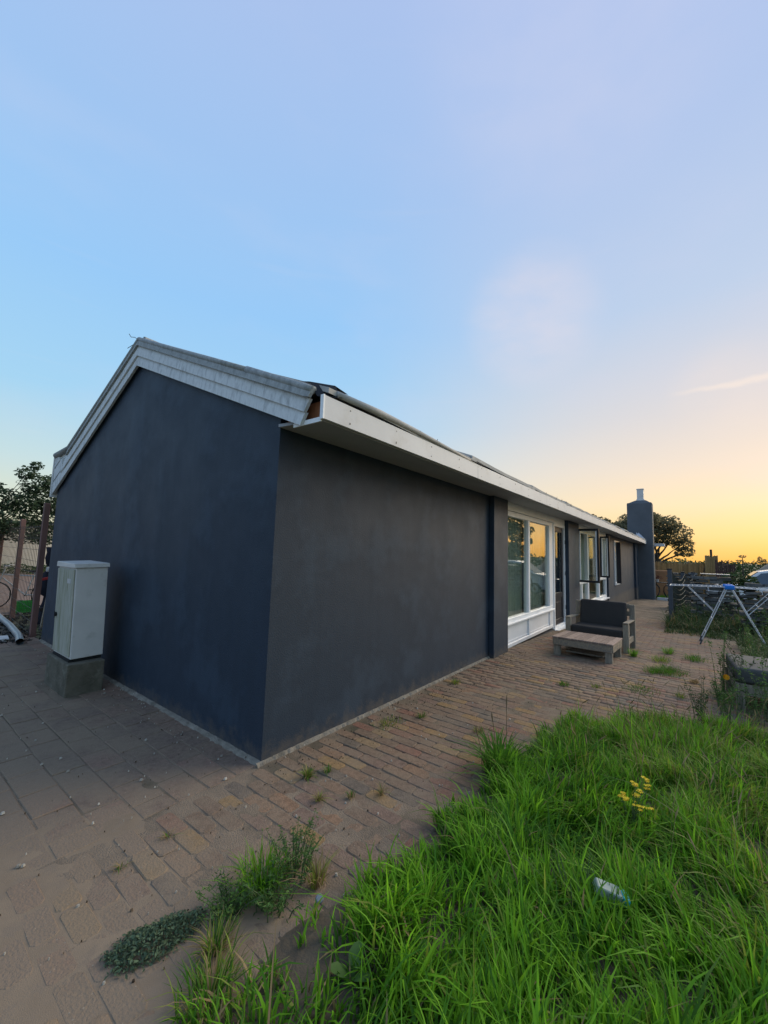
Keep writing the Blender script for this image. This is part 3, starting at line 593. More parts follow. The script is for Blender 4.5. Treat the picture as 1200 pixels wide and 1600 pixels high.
# wall foot
def skirt(p0, p1, nrm, wd, hg, n):
    V = []; p0 = Vector(p0); p1 = Vector(p1); nrm = Vector(nrm); F = []
    for i in range(n+1):
        p = p0.lerp(p1, i/n); p.z = gz(p.x)-.015; k = .5+.5*random.random()
        V += [p+nrm*(wd*(.6+.5*k)), p+nrm*(wd*.55*k)+Vector((0, 0, .015+hg*.7*k)), p+Vector((0, 0, .015+hg*(.6+.4*k)))]
    for i in range(n): a = 3*i; F += [(a, a+3, a+4, a+1), (a+1, a+4, a+5, a+2)]
    q = MB(); q.add(V, F); return q.build('mortar_skirting', M['mortar'], house)
skirt((-.05, -.002, 0), (4.23, -.002, 0), (0, -1, 0), .035, .022, 150)
skirt((-.002, 0, 0), (-.002, W, 0), (-1, 0, 0), .055, .022, 160)
# soffit, fascia and boxed eave
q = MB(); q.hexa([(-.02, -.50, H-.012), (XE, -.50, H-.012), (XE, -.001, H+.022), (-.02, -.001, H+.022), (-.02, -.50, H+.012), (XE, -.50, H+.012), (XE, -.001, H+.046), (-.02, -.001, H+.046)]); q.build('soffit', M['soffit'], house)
for x0, x1 in [(-.03, 2.62), (2.626, 5.6), (5.606, 8.6), (8.606, 11.6), (11.606, 14.6), (14.606, 17.6), (17.606, 20.6), (20.606, 23.6), (23.606, 26.0)]:
    q = MB(); dz = random.uniform(-.003, .003); q.box(x0, -.532, H-.006+dz, x1, -.508, 2.725+dz); q.build('fascia_board', M['white_board'], house)
q = MB(); q.box(-.045, -.536, H-.008, -.0305, -.504, 2.73); q.box(-.032, -.502, H-.02, -.0205, -.2, H+.014); q.build('eave_trim', M['white_frame'], house)
q = MB(); q.box(.03, -.50, H+.02, .08, -.05, 2.72); q.build('rafter_end', M['rust_wood'], house)
q = MB(); q.box(26.95, -1.35, 2.45, 27.6, -.05, 2.62); q.build('eave_return', M['white_board'], house)
# roof sheets
slope = 0.425
def roof_sheet(x0, x1, lift0, lift1, front=True):
    nx, ny = 12, 6; V = []; F = []; th = .042
    for s in (0, 1):
        for j in range(ny+1):
            for i in range(nx+1):
                a = i/nx; t = j/ny; x = x0+(x1-x0)*a
                wob = .006*math.sin(a*9+x0*3)*(1-t)+.55*(lift0*(1-a)+lift1*a)*(1-t)**1.5
                if front: y = -.528+.006*math.sin(x*5)+t*3.41; z = 2.722+slope*(y+.52)+wob
                else: y = 2.89+t*3.15; z = 4.185-.445*(y-2.885)+wob*.3
                V.append((x, y, z+(0 if s == 0 else th)))
    m = (nx+1)*(ny+1)
    for s in (0, 1):
        for j in range(ny):
            for i in range(nx):
                b = s*m+j*(nx+1)+i; F.append((b, b+1, b+nx+2, b+nx+1))
    per = [i for i in range(nx+1)]+[(j+1)*(nx+1)-1 for j in range(1, ny+1)]+[ny*(nx+1)+i for i in range(nx-1, -1, -1)]+[j*(nx+1) for j in range(ny-1, 0, -1)]
    for k in range(len(per)): a, b = per[k], per[(k+1) % len(per)]; F.append((a, b, b+m, a+m))
    q = MB(); q.add(V, F); return q.build('roof_sheet', M['roof'], house)
x = 0.03; k = 0
lifts = [(.045, .0), (.05, .01), (.02, .0), (.02, .01), (.01, .0), (.03, .0), (.045, .005), (.06, .01), (.05, .0), (.06, .01), (.045, .01), (.05, 0)]
while x < 26.4:
    ln = [2.45, 2.35, 2.3, 2.2][k % 4]; x1 = min(x+ln, 26.6)
    l0, l1 = lifts[min(k, len(lifts)-1)]
    roof_sheet(x-.02, x1+.12, l0+.025, l1); roof_sheet(x, x1-.01, 0, 0, False)
    x = x1; k += 1
q = MB(); q.tube([(0.0, 2.9, 4.20), (XE, 2.9, 4.20)], .07, 8); q.build('ridge_cap', M['asbestos_top'], house)
# rolled edging on the first metres of the eave, torn felt at its end
q = MB(); q.tube([(.10, -.53, 2.775), (.6, -.53, 2.785), (1.2, -.53, 2.775), (1.8, -.53, 2.755), (2.45, -.53, 2.735)], [.026, .030, .026, .020, .010], 8); q.build('eave_roll', M['roof'], house, smooth=True)
q = MB(); q.add([(-.04, -.46, 2.73), (-.03, -.36, 2.87), (.10, -.50, 2.85), (.13, -.55, 2.75), (.02, -.20, 2.93), (.16, -.33, 2.88), (.25, -.50, 2.83)],
                [(0, 1, 2, 3), (1, 4, 5, 2), (2, 5, 6)]); fl = q.build('felt_flap', M['felt'], house)
q = MB(); q.add([(2.40, -.545, 2.735), (2.44, -.50, 2.80), (2.75, -.50, 2.775), (2.9, -.545, 2.74)], [(0, 1, 2, 3)]); q.build('felt_flap', M['felt'], house)
# verge: three overlapping cement bands on each rake
def verge_band(y0, y1, f0, f1, xa, xb, name, m, n=14, seg=1.0):
    """band between fractions f0..f1 of the verge height; xa bottom, xb top outward offset"""
    V = []; F = []
    for i in range(n+1):
        t = i/n
        y_b = y0[0]+(y1[0]-y0[0])*t; y_t = y0[1]+(y1[1]-y0[1])*t
        def pt(f, xo):
            y = y_b+(y_t-y_b)*f; z = float(zr_bot(y_b))*(1-f)+float(zr_top(y_t))*f
            return (xo, y, z)
        wv = .0008*math.sin(i*1.7+f0*9)
        V += [pt(f0, xa+wv), pt((f0+f1)/2, (xa+xb)/2-.002+wv), pt(f1, xb+wv), pt(f1, xb+.028), pt(f0, xa+.028)]
    for i in range(n):
        a = 5*i
        for j in range(5): F.append((a+j, a+(j+1) % 5, a+5+(j+1) % 5, a+5+j))
    F += [tuple(range(5)), tuple(5*n+j for j in range(5))]
    q = MB(); q.add(V, F); return q.build(name, m, house)
# rake towards the eave on the right, then the far rake
for (ya, yb) in (((2.868, 2.898), (-.31, -.43)), ((2.872, 2.902), (5.70, 5.38))):
    verge_band(ya, yb, 0.0, .36, -.062, -.048, 'verge_band', M['asbestos'])
    verge_band(ya, yb, .352, .72, -.068, -.052, 'verge_band', M['asbestos'])
def roll(pts, rs, name='verge_roll'):
    q = MB(); q.tube(pts, rs, 10); return q.build(name, M['asbestos_top'], house, smooth=True)
def vt(y, k=-.045): return float(zr_top(y))+k
for (ya, yb) in (((2.868, 2.898), (.45, .38)), ((.47, .40), (-.345, -.44)), ((2.872, 2.902), (5.45, 5.33))):
    dx = -.008 if ya[0] < 1 else 0
    verge_band(ya, yb, 0.71, .97, -.078+dx, -.056+dx, 'verge_cap', M['asbestos_top'])
roll([(-.048, 2.90, vt(2.9)+.025), (-.048, 2.0, vt(2.0)+.025), (-.048, 1.0, vt(1.0)+.030), (-.048, .42, vt(.42)+.03)], [.028]*4)
roll([(-.054, .44, vt(.44)+.034), (-.054, .1, vt(.1)+.03), (-.052, -.34, vt(-.34)+.026), (-.052, -.43, vt(-.43)+.022)], [.031]*4)
roll([(-.048, 2.90, vt(2.9)+.025), (-.048, 4.0, vt(4.0)+.025), (-.05, 5.33, vt(5.33)+.02), (-.05, 5.97, 3.07)], [.028, .028, .034, .05])
# boxed end of the rear eave
for k in range(3):
    f = k/3; q = MB()
    y0 = 5.28+k*.0; zb = 2.40+.23*k
    q.add([(-.055, 5.99, zb+.0), (-.055, 5.99, zb+.19), (-.055, max(5.45, 5.99-(.57-.18*k)), min(3.03, zb+.19+.44*(.57-.18*k))), (-.055, max(5.42, 5.99-(.60-.18*k)), min(2.99, zb+.44*(.60-.18*k))),
           (-.02, 5.99, zb+.0), (-.02, 5.99, zb+.19), (-.02, max(5.45, 5.99-(.57-.18*k)), min(3.03, zb+.19+.44*(.57-.18*k))), (-.02, max(5.42, 5.99-(.60-.18*k)), min(2.99, zb+.44*(.60-.18*k)))],
          [(0, 1, 2, 3), (7, 6, 5, 4), (0, 4, 5, 1), (1, 5, 6, 2), (2, 6, 7, 3), (3, 7, 4, 0)])
    q.build('eave_board', M['asbestos'], house)
q = MB(); q.prism([(-.025, 5.0, 2.9), (-.025, 5.985, 2.45), (-.025, 5.985, 3.05), (-.025, 5.33, 3.10)], (.02, 0, 0)); q.build('eave_backing', M['asbestos'], house)
q = MB(); q.box(-.07, 5.992, 2.36, 0.10, 6.03, 3.05); q.build('fascia_end', M['white_board'], house)
q = MB(); q.box(.10, 6.0, 2.5, XE, 6.03, 2.7); q.build('rear_fascia', M['white_board'], house)
q = MB(); q.tube([(-.05, 2.95, 4.22), (-.06, 3.02, 4.27), (-.07, 3.12, 4.30), (-.075, 3.18, 4.36)], .004, 5); q.tube([(-.05, 3.0, 4.19), (-.06, 3.1, 4.18), (-.07, 3.2, 4.17)], .004, 5); q.build('bent_wire', M['wire'], house)
# tiny twigs caught in the eave
q = MB()
for i in range(9):
    xx = random.uniform(1.2, 8); q.tube([(xx, -.54, 2.74), (xx+random.uniform(-.05, .05), -.55, 2.76+random.uniform(.01, .04))], .003, 4)
q.build('eave_twigs', M['stem_brown'], house)['kind'] = 'stuff'
q = MB()
for x in np.arange(.25, 25.5, .62):
    for z in (2.59, 2.69): q.box(x-.005, -.5345, z-.005+random.uniform(-.01, .01), x+.005, -.532, z+.005)
q.build('fascia_screws', M['wire'], house)['kind'] = 'stuff'
# chimney
ch = MB()
def chim_poly(y0, y1): return [(26.1, y0, 0), (27.0, y0, 0), (27.0, y1, 0), (26.1, y1, 0)]
ch.box(26.1, -.86, -1.0, 27.0, .42, 5.02)
V = [(26.1, -.86, 4.852), (27.0, -.86, 4.852), (27.0, .42, 4.852), (26.1, .42, 4.852), (26.35, -.55, 5.18), (26.75, -.55, 5.18), (26.75, .0, 5.18), (26.35, .0, 5.18)]
chm = ch.build('chimney', M['chim'], house, bevel=.09, seg=3)
q = MB(); q.hexa([(26.14, -.82, 4.98), (26.96, -.82, 4.98), (26.96, .40, 4.98), (26.14, .40, 4.98)] + V[4:]); q.build('chimney_shoulder', M['chim'], chm, bevel=.06, seg=3)
q = MB(); q.box(26.38, -.44, 5.14, 26.72, -.10, 5.82); q.box(26.34, -.48, 5.14, 26.76, -.06, 5.24); q.box(26.36, -.46, 5.823, 26.74, -.08, 5.89); q.build('flue_pot', M['cab'], chm, bevel=.02, seg=2)
q = MB()
for i in range(7):
    x = 24.2+i*.28; a = random.uniform(.1, .3)
    q.add([(x, -.52, 2.80), (x+.25, -.50, 2.79), (x+.28, -.2+random.uniform(-.1, .1), 2.90+a), (x+.02, -.2, 2.88+a*random.random())], [(0, 1, 2, 3)])
q.build('lead_flashing', M['galv'], house)

# ------------------------------------------------------------------ meter cabinet on its block
blk = MB(); blk.box(-.53, 2.60, -.06, -.19, 3.34, .325); o = blk.build('concrete_block', M['concrete'], bevel=.012, seg=2)
tag(o, 'mossy square concrete block under the grey meter cabinet', 'concrete block')
cab = thing('meter_cabinet', 'leaning pale grey meter cabinet with an algae stained door, on a concrete block', 'cabinet', (-.35, 2.98, .325))
cab.rotation_euler = (R(-.4), R(-1.6), 0)
q = MB(); q.box(-.145, -.27, .0, .155, .30, .03); q.build('gasket', M['black_gap'], cab)
q = MB(); q.box(-.135, -.285, .031, .165, .315, 1.0); q.build('body', M['cab'], cab, bevel=.008, seg=2)
q = MB(); q.box(-.149, -.262, .055, -.1365, .302, .985); dd = q.build('door', M['cab_door'], cab, bevel=.004, seg=1)
q = MB(); q.box(-.1525, -.19, .83, -.1495, -.07, .88); q.build('label_plate', M['cab_tag'], dd)
q = MB(); q.tube([(-.149, .24, .46), (-.166, .24, .46)], .024, 10); q.box(-.170, .232, .42, -.1665, .248, .50); q.build('lock', M['black_gap'], dd)
q = MB(); q.hexa([(-.158, -.303, 1.003), (.180, -.303, 1.003), (.180, .328, 1.003), (-.158, .328, 1.003), (-.155, -.298, 1.05), (.176, -.298, 1.05), (.176, .324, 1.062), (-.155, .324, 1.062)]); q.build('roof', M['cab'], cab, bevel=.006, seg=2)

# ------------------------------------------------------------------ left: wire fence, tree, bicycle
fence = thing('wire_fence', 'mesh panel fence on red-brown square posts left of the house', 'fence', (.08, 6.3, 0))
for (px_, py_, h) in [(-.11, -.02, 2.27), (.03, 2.26, 2.06), (.12, 4.7, 2.0), (.2, 7.2, 2.0)]:
    q = MB(); q.box(px_-.04, py_-.04, -.2, px_+.04, py_+.04, h); q.build('post', M['post_red'], fence, bevel=.006, seg=1)
for (a, b) in [((-.09, .07), (.03, 2.21)), ((.03, 2.31), (.12, 4.65)), ((.12, 4.75), (.2, 7.15))]:
    q = MB(); L_ = b[1]-a[1]; n = int(L_/.14)
    for i in range(n+1):
        t = i/n; x = a[0]+(b[0]-a[0])*t-.05; y = a[1]+L_*t; q.tube([(x, y, .03), (x, y, 1.9)], .0036, 4, False)
    for k in range(10):
        z = .06+k*.2; q.tube([(a[0]-.055, a[1], z), (b[0]-.055, b[1], z)], .003, 4, False)
    o = q.build('mesh_panel', M['wire'], fence); o['kind'] = 'stuff'
q = MB(); q.tube([(-.05, 8.9, .05), (-.12, 7.4, .05), (-.22, 6.2, .055), (-.30, 5.70, .05)], .05, 14, False)
tag(q.build('drain_pipe', M['galv'], smooth=True), 'grey metal drainpipe lying on the ground by the wire fence', 'pipe')
q = MB(); q.hexa([(-.62, 6.05, 0), (-.34, 6.12, 0), (-.30, 6.46, 0), (-.60, 6.5, 0), (-.61, 6.06, .05), (-.35, 6.13, .045), (-.31, 6.45, .04), (-.59, 6.49, .05)])
tag(q.build('loose_slab', M['cab']), 'pale broken slab lying left of the drainpipe', 'paving slab')
# rubble along the fence foot
P = rng.uniform([-0.75, 5.95], [0.9, 9.2], (900, 2)); V = []; F = []; off = 0
for px_, py_ in P:
    s = random.uniform(.012, .055)*(1.6 if random.random() < .08 else 1); c = np.array([px_, py_, s*.2]); q = c+rng.normal(size=(6, 3))*s*np.array([.6, .6, .4])
    V.append(q); F += [[off, off+1, off+2], [off, off+2, off+3], [off+1, off+4, off+2], [off+3, off+5, off], [off+2, off+5, off+3], [off, off+4, off+1]]; off += 6
tag(np_mesh('rubble', np.concatenate(V), [np.array(F)], [M['rubble']]), 'dark rubble and soil strewn along the foot of the wire fence', 'rubble', kind='stuff')

def scatter_clumps(centres, n, jitter=1.0):
    cs = np.array([c[:3] for c in centres]); rs = np.array([c[3] for c in centres]); wts = rs**2; wts /= wts.sum()
    i = rng.choice(len(cs), n, p=wts); d = rng.normal(size=(n, 3)); d /= np.linalg.norm(d, axis=1)[:, None]
    return cs[i]+d*(rs[i]*rng.uniform(.25, 1, n)**.5)[:, None]*np.array([1, 1, .75])
def limb(q, p0, p1, r0, r1, bend=.15, n=4):
    p0 = Vector(p0); p1 = Vector(p1); L_ = (p1-p0).length; pts = []; o1 = Vector((random.uniform(-1, 1), random.uniform(-1, 1), random.uniform(-.4, .6)))*bend*L_
    for i in range(n+1): t = i/n; pts.append(p0.lerp(p1, t)+o1*math.sin(t*math.pi))
    q.tube(pts, [r0+(r1-r0)*i/n for i in range(n+1)], 6)
def tree(name, label, base, centres, leaf_n, leaf_s, lm, bm_, trunk_r, fork_h, group=None, cat='tree', twigs=True):
    t = thing(name, label, cat, base, 0, group); q = MB()
    limb(q, (0, 0, -.3), (0.05, 0.0, fork_h), trunk_r, trunk_r*.7, .05)
    for c in centres:
        if twigs:
            mid = Vector((c[0]*.45, c[1]*.45, fork_h+(c[2]-fork_h)*.45)); limb(q, (0.05, 0, fork_h*random.uniform(.8, 1)), mid, trunk_r*.5, trunk_r*.25, .12); limb(q, mid, c[:3], trunk_r*.25, trunk_r*.06, .12)
    q.build('trunk', bm_, t, smooth=True)
    P = scatter_clumps(centres, leaf_n); leaves('crown', P, leaf_s, [lm], np.zeros(leaf_n, int), t)
    return t
# tree behind the fence, u right edge hidden by the house
cs = [(.02, .0, 2.1, .50), (-.4, .2, 1.95, .45), (-.15, .1, 2.55, .38), (.25, .1, 2.5, .45), (.35, 0, 3.0, .35), (.15, -.05, 3.2, .22), (.55, .1, 2.6, .45), (.75, .1, 3.0, .38), (.85, .1, 2.2, .45),
      (-.62, .1, 2.35, .22), (-.85, .2, 1.9, .3), (.3, .2, 1.85, .45), (.7, .2, 1.75, .35), (1.1, .2, 2.5, .5), (.33, 0, 3.42, .15), (-.28, .05, 2.85, .13), (-1.3, .5, 2.1, .4), (-.6, .4, 2.0, .3)]
cs = [(a+.75, b, c, r) for a, b, c, r in cs]
tr = tree('leafy_tree', 'dark leafy garden tree rising behind the wire fence beside the gable', (-.60, 9.9, 0), cs, 8000, .085, M['leaf_left'], M['bark'], .045, 1.5)
# cream building behind
bld = thing('outbuilding', 'long low cream outbuilding beyond the wire fence', 'building', (0, 24, 0))
q = MB(); q.box(-9, 0, -.2, 11, 5, 2.46); q.build('wall', M['cream'], bld)
q = MB(); q.box(-9.3, -.3, 2.462, 11.3, 5.3, 2.60); q.build('roof', M['post_grey'], bld)
q = MB(); q.box(-4.0, -.06, -.1, -3.0, -.002, 2.0); q.build('door', M['dark_frame'], bld)
P = rng.uniform([-8, 23.3, 0.02], [9, 23.9, .55], (5000, 3)); P[:, 2] *= .6+.4*np.sin(P[:, 0]*1.7)**2
tag(leaves('hedge', P, .12, [M['leaf_bush']], np.zeros(5000, int)), 'low dark hedge along the foot of the cream outbuilding', 'hedge')
# bicycle
bk = thing('bicycle', 'pale bicycle leaning behind the wire fence', 'bicycle', (.55, 10.25, 0), R(160))
for xw in (-.5, .5):
    q = MB(); n = 28; q.tube([(xw+.31*math.cos(2*math.pi*i/n), 0, .32+.31*math.sin(2*math.pi*i/n)) for i in range(n+1)], .016, 6, False); wh = q.build('wheel', M['rubber'], bk, smooth=True)
    q = MB()
    for i in range(12): a = math.pi*2*i/12; q.tube([(xw, 0, .32), (xw+.30*math.cos(a), 0, .32+.30*math.sin(a))], .002, 3, False)
    q.tube([(xw, -.04, .32), (xw, .04, .32)], .02, 8); q.build('spokes', M['bike'], wh)
q = MB()
for a, b in [((-.5, 0, .32), (-.08, 0, .30)), ((-.5, 0, .32), (-.2, 0, .78)), ((-.08, 0, .30), (-.22, 0, .86)), ((-.08, 0, .3), (.36, 0, .72)), ((-.2, 0, .76), (.34, 0, .80)), ((.5, 0, .32), (.33, 0, .95))]: q.tube([a, b], .016, 8)
q.build('frame', M['bike'], bk)
q = MB(); q.box(-.34, -.07, .86, -.1, .07, .90); q.build('saddle', M['rubber'], bk, bevel=.02)
q = MB(); q.tube([(.2, -.3, 1.0), (.3, -.26, 1.02), (.34, -.1, .98), (.34, .1, .98), (.3, .26, 1.02), (.2, .3, 1.0)], .013, 8); q.build('handlebar', M['bike'], bk, smooth=True)
q = MB(); q.tube([(-.08, -.08, .3), (-.08, .08, .3)], .015, 8); q.build('crank', M['rubber'], bk)
for a_ in ((-.02, -.16, .15, .06, -.08, .17), (-.22, .08, .43, -.14, .16, .45)):
    q = MB(); q.box(*a_); q.build('pedal', M['rubber'], bk)
# crate with slatted sides
cr = thing('green_crate', 'green slatted plastic crate on the ground behind the wire fence', 'crate', (.49, 9.5, 0), R(6))
q = MB(); q.box(-.17, -.12, 0, .17, .12, .015)
for z in (.02, .08, .14, .20):
    q.box(-.17, -.12, z, .17, -.108, z+.045); q.box(-.17, .108, z, .17, .12, z+.045); q.box(-.17, -.107, z, -.158, .107, z+.045); q.box(.158, -.107, z, .17, .107, z+.045)
for x in (-.165, .165):
    for y in (-.115, .115): q.box(x-.013, y-.013, 0.001, x+.013, y+.013, .25)
q.build('basket', M['crate'], cr)
# bundle of dark clothes between fence and house, leaning plank, bare trunk
bd = thing('clothes_bundle', 'dark bundle of clothes and bags piled between the last fence post and the house', 'bundle', (.42, 7.5, 0))
V = []; F = []; n = 14; m = 14
for j in range(m+1):
    z = 1.5*j/m; rr = .13+.05*math.sin(j*1.1)+.03*math.sin(j*2.3)-(.06 if j > 11 else 0)
    for i in range(n): a = 2*math.pi*i/n; r_ = rr*(1+.18*math.sin(3*a+j*.8)); V.append((r_*math.cos(a), r_*math.sin(a)*.9, z))
for j in range(m):
    for i in range(n): F.append((j*n+i, j*n+(i+1) % n, (j+1)*n+(i+1) % n, (j+1)*n+i))
F.append(tuple(m*n+i for i in range(n))); q = MB(); q.add(V, F); q.build('cloth', M['cloth_dark'], bd, smooth=True)
q = MB(); q.hexa([(-.17, -.20, .86), (.02, -.24, .90), (.02, -.18, .90), (-.17, -.14, .86), (-.17, -.20, .90), (.02, -.24, .95), (.02, -.18, .95), (-.17, -.14, .90)]); q.build('red_strap', M['cloth_red'], bd)
q = MB(); q.box(-.12, -.20, 1.02, -.02, -.13, 1.12); q.build('white_bag', M['cloth_white'], bd, bevel=.03, seg=2)
q = MB(); q.box(-.16, -.21, .28, .05, -.12, .34); q.build('dark_strap', M['rubber'], bd)
q = MB(); q.hexa([(.22, 6.95, 0), (.34, 6.95, 0), (.34, 7.0, 0), (.22, 7.0, 0), (.30, 6.70, 1.95), (.42, 6.70, 1.95), (.42, 6.74, 1.95), (.30, 6.74, 1.95)])
tag(q.build('leaning_plank', M['oldwood']), 'weathered brown plank leaning upright between the last fence post and house', 'plank')
q = MB(); limb(q, (.15, 10.9, 0), (-.12, 10.5, 1.7), .09, .06, .08); limb(q, (-.05, 10.6, 1.2), (.1, 10.4, 1.75), .05, .03, .1)
tag(q.build('bare_log', M['palebark'], smooth=True), 'pale bare forked log standing upright behind the wire fence', 'log')
q = MB(); q.hexa([(-.45, 8.7, 0), (-.40, 8.7, 0), (-.40, 8.8, 0), (-.45, 8.8, 0), (-.02, 10.2, .75), (.04, 10.2, .75), (.04, 10.3, .75), (-.02, 10.3, .75)])
tag(q.build('fallen_beam', M['brownboard']), 'brown beam slanting against the fence at the left edge', 'beam')

# ------------------------------------------------------------------ wooden table and sofas
tb = thing('low_table', 'low weathered wooden slatted table in front of the charcoal sofa', 'table', (5.66, -1.16, gz(5.66)))
tb.rotation_euler = (0, R(1.2), R(-2))
for sx in (-1, 1):
    for sy in (-1, 1):
        q = MB(); x = sx*.355; y = sy*.385; q.box(x-.042, y-.05, -.02, x-.002, y+.05, .272); q.box(x+.002, y-.05, -.02, x+.042, y+.05, .272); q.build('leg', M['greywood'], tb, bevel=.004, seg=1)
for sx in (-1, 1):
    q = MB(); q.box(sx*.405-.012, -.43, .165, sx*.405+.012, .43, .272); q.build('apron', M['oldwood'], tb, bevel=.004, seg=1)
for sy in (-1, 1):
    q = MB(); q.box(-.388, sy*.44-.011, .165, .388, sy*.44+.011, .272); q.build('apron', M['oldwood'], tb, bevel=.004, seg=1)
for i in range(9):
    y = -.405+i*.1012; q = MB(); q.box(-.425, y-.0475, .275, .425, y+.0475, .300+random.uniform(-.002, .002)); q.build('slat', M['oldwood_red'], tb, bevel=.004, seg=1)
q = MB(); q.box(-.25, -.28, .05, .3, .28, .07); q.build('lower_shelf', M['greywood'], tb)

def sofa(name, label, loc, rz, wd, cush, seat_z=.24, back=True, tilt=0):
    s = thing(name, label, 'sofa', loc, rz); s.rotation_euler = (0, R(tilt), rz); h = wd/2
    for sy in (-1, 1):
        q = MB(); q.box(-.40, sy*(h+.045)-.045, -.03, -.31, sy*(h+.045)+.045, .50); q.build('leg', M['greywood'], s, bevel=.005, seg=1)
        q = MB(); q.box(.34, sy*(h+.045)-.045, -.03, .43, sy*(h+.045)+.045, .80 if back else .52); q.build('leg', M['greywood'], s, bevel=.005, seg=1)
        q = MB(); q.box(-.42, sy*(h+.045)-.042, .502, .335, sy*(h+.045)+.042, .528); q.build('armrest', M['greywood'], s, bevel=.005, seg=1)
        q = MB(); q.box(-.305, sy*(h+.045)-.02, .13, .335, sy*(h+.045)+.02, seat_z-.01); q.build('side_rail', M['greywood'], s, bevel=.004, seg=1)
    q = MB(); q.box(-.385, -h+.001, .10, -.33, h-.001, seat_z-.012); q.build('front_rail', M['oldwood'], s, bevel=.005, seg=1)
    for i in range(6):
        x = -.28+i*.118; q = MB(); q.box(x-.045, -h+.002, seat_z-.035, x+.045, h-.002, seat_z-.012); q.build('slat', M['oldwood'], s)
    q = MB(); q.box(-.43, -h+.01, seat_z-.01, .26, h-.01, seat_z+.15); q.build('seat_cushion', cush, s, bevel=.045, seg=4, smooth=True)
    if back:
        for z in (.40, .58, .72):
            q = MB(); q.box(.37, -h+.003, z, .41, h-.003, z+.09); q.build('back_rail', M['greywood'], s)
        q = MB(); q.hexa([(.14, -h+.03, seat_z+.13), (.30, -h+.03, seat_z+.13), (.30, h-.03, seat_z+.13), (.14, h-.03, seat_z+.13), (.24, -h+.03, .84), (.365, -h+.03, .84), (.365, h-.03, .84), (.24, h-.03, .84)])
        q.build('back_cushion', cush, s, bevel=.04, seg=4, smooth=True)
    return s
sofa('wooden_sofa', 'weathered wooden sofa with charcoal cushions against the white windowed wall', (6.82, -1.17, gz(6.82)+.0), R(-2), .87, M['cushion'], .24, True, 1.5)
os_ = thing('overgrown_seat', 'grey cushioned wooden seat swallowed by weeds at the right edge', 'seat', (4.52, -3.62, 0), R(3))
for sx in (-1, 1):
    for sy in (-1, 1):
        q = MB(); q.box(sx*.40-.04, sy*.66-.04, -.03, sx*.40+.04, sy*.66+.04, .285); q.build('leg', M['greywood'], os_, bevel=.004, seg=1)
for sx in (-1, 1):
    q = MB(); q.box(sx*.40-.02, -.615, .16, sx*.40+.02, .615, .28); q.build('rail', M['greywood'], os_, bevel=.004, seg=1)
for sy in (-1, 1):
    q = MB(); q.box(-.355, sy*.66-.02, .16, .355, sy*.66+.02, .28); q.build('rail', M['greywood'], os_, bevel=.004, seg=1)
for i in range(6):
    x = -.3+i*.12; q = MB(); q.box(x-.045, -.60, .262, x+.045, .60, .284); q.build('slat', M['oldwood'], os_)
q = MB(); q.box(-.44, -.66, .288, .42, .69, .455); q.build('seat_cushion', M['cushion2'], os_, bevel=.045, seg=4, smooth=True)

# ------------------------------------------------------------------ drying rack
dr_ = thing('drying_rack', 'white folding clothes drying rack with a blue plastic hinge', 'drying rack', (9.2, -3.21, gz(9.2)))
xa, xb = -.24, .26
for sgn, yf in ((1, .52), (-1, -.55)):
    q = MB()
    for x in (xa, xb): q.tube([(x, sgn*.04, 1.20), (x, yf, .03)], .010, 8)
    for t in (.25, .55, .8): q.tube([(xa, sgn*.04+(yf-sgn*.04)*t, 1.20-1.17*t), (xb, sgn*.04+(yf-sgn*.04)*t, 1.20-1.17*t)], .006, 6)
    q.build('leg', M['alu'], dr_)
    q = MB()
    for x in (xa, xb): q.tube([(x, yf*.93, .115), (x, yf*1.005, .0)], .015, 8)
    q.build('foot', M['post_grey'], dr_)
    q = MB(); ye = 1.0*sgn; zt = 1.225; zd = -.03
    for x in (xa-.02, xb+.02): q.tube([(x, sgn*.05, zt), (x, ye, zt+zd)], .008, 8)
    q.tube([(xa-.02, ye, zt+zd), (xb+.02, ye, zt+zd)], .010, 8)
    for i in range(1, 12):
        y = sgn*(.05+.079*i); q.tube([(xa-.02, y, zt+zd*abs(y)), (xb+.02, y, zt+zd*abs(y))], .004, 6)
    q.build('wing', M['alu'], dr_)
    q = MB()
    for x in (xa, xb): q.tube([(x, sgn*.70, zt-.02), (x, sgn*.27, .70)], .007, 6)
    for t in (.3, .65): q.tube([(xa, sgn*(.70-.43*t), zt-.02-.51*t), (xb, sgn*(.70-.43*t), zt-.02-.51*t)], .005, 6)
    q.build('strut', M['alu'], dr_)
for x in (xa, xb):
    q = MB(); q.box(x-.03, -.085, 1.175, x+.03, .085, 1.27); q.build('hinge', M['blue'], dr_, bevel=.028, seg=3, smooth=True)

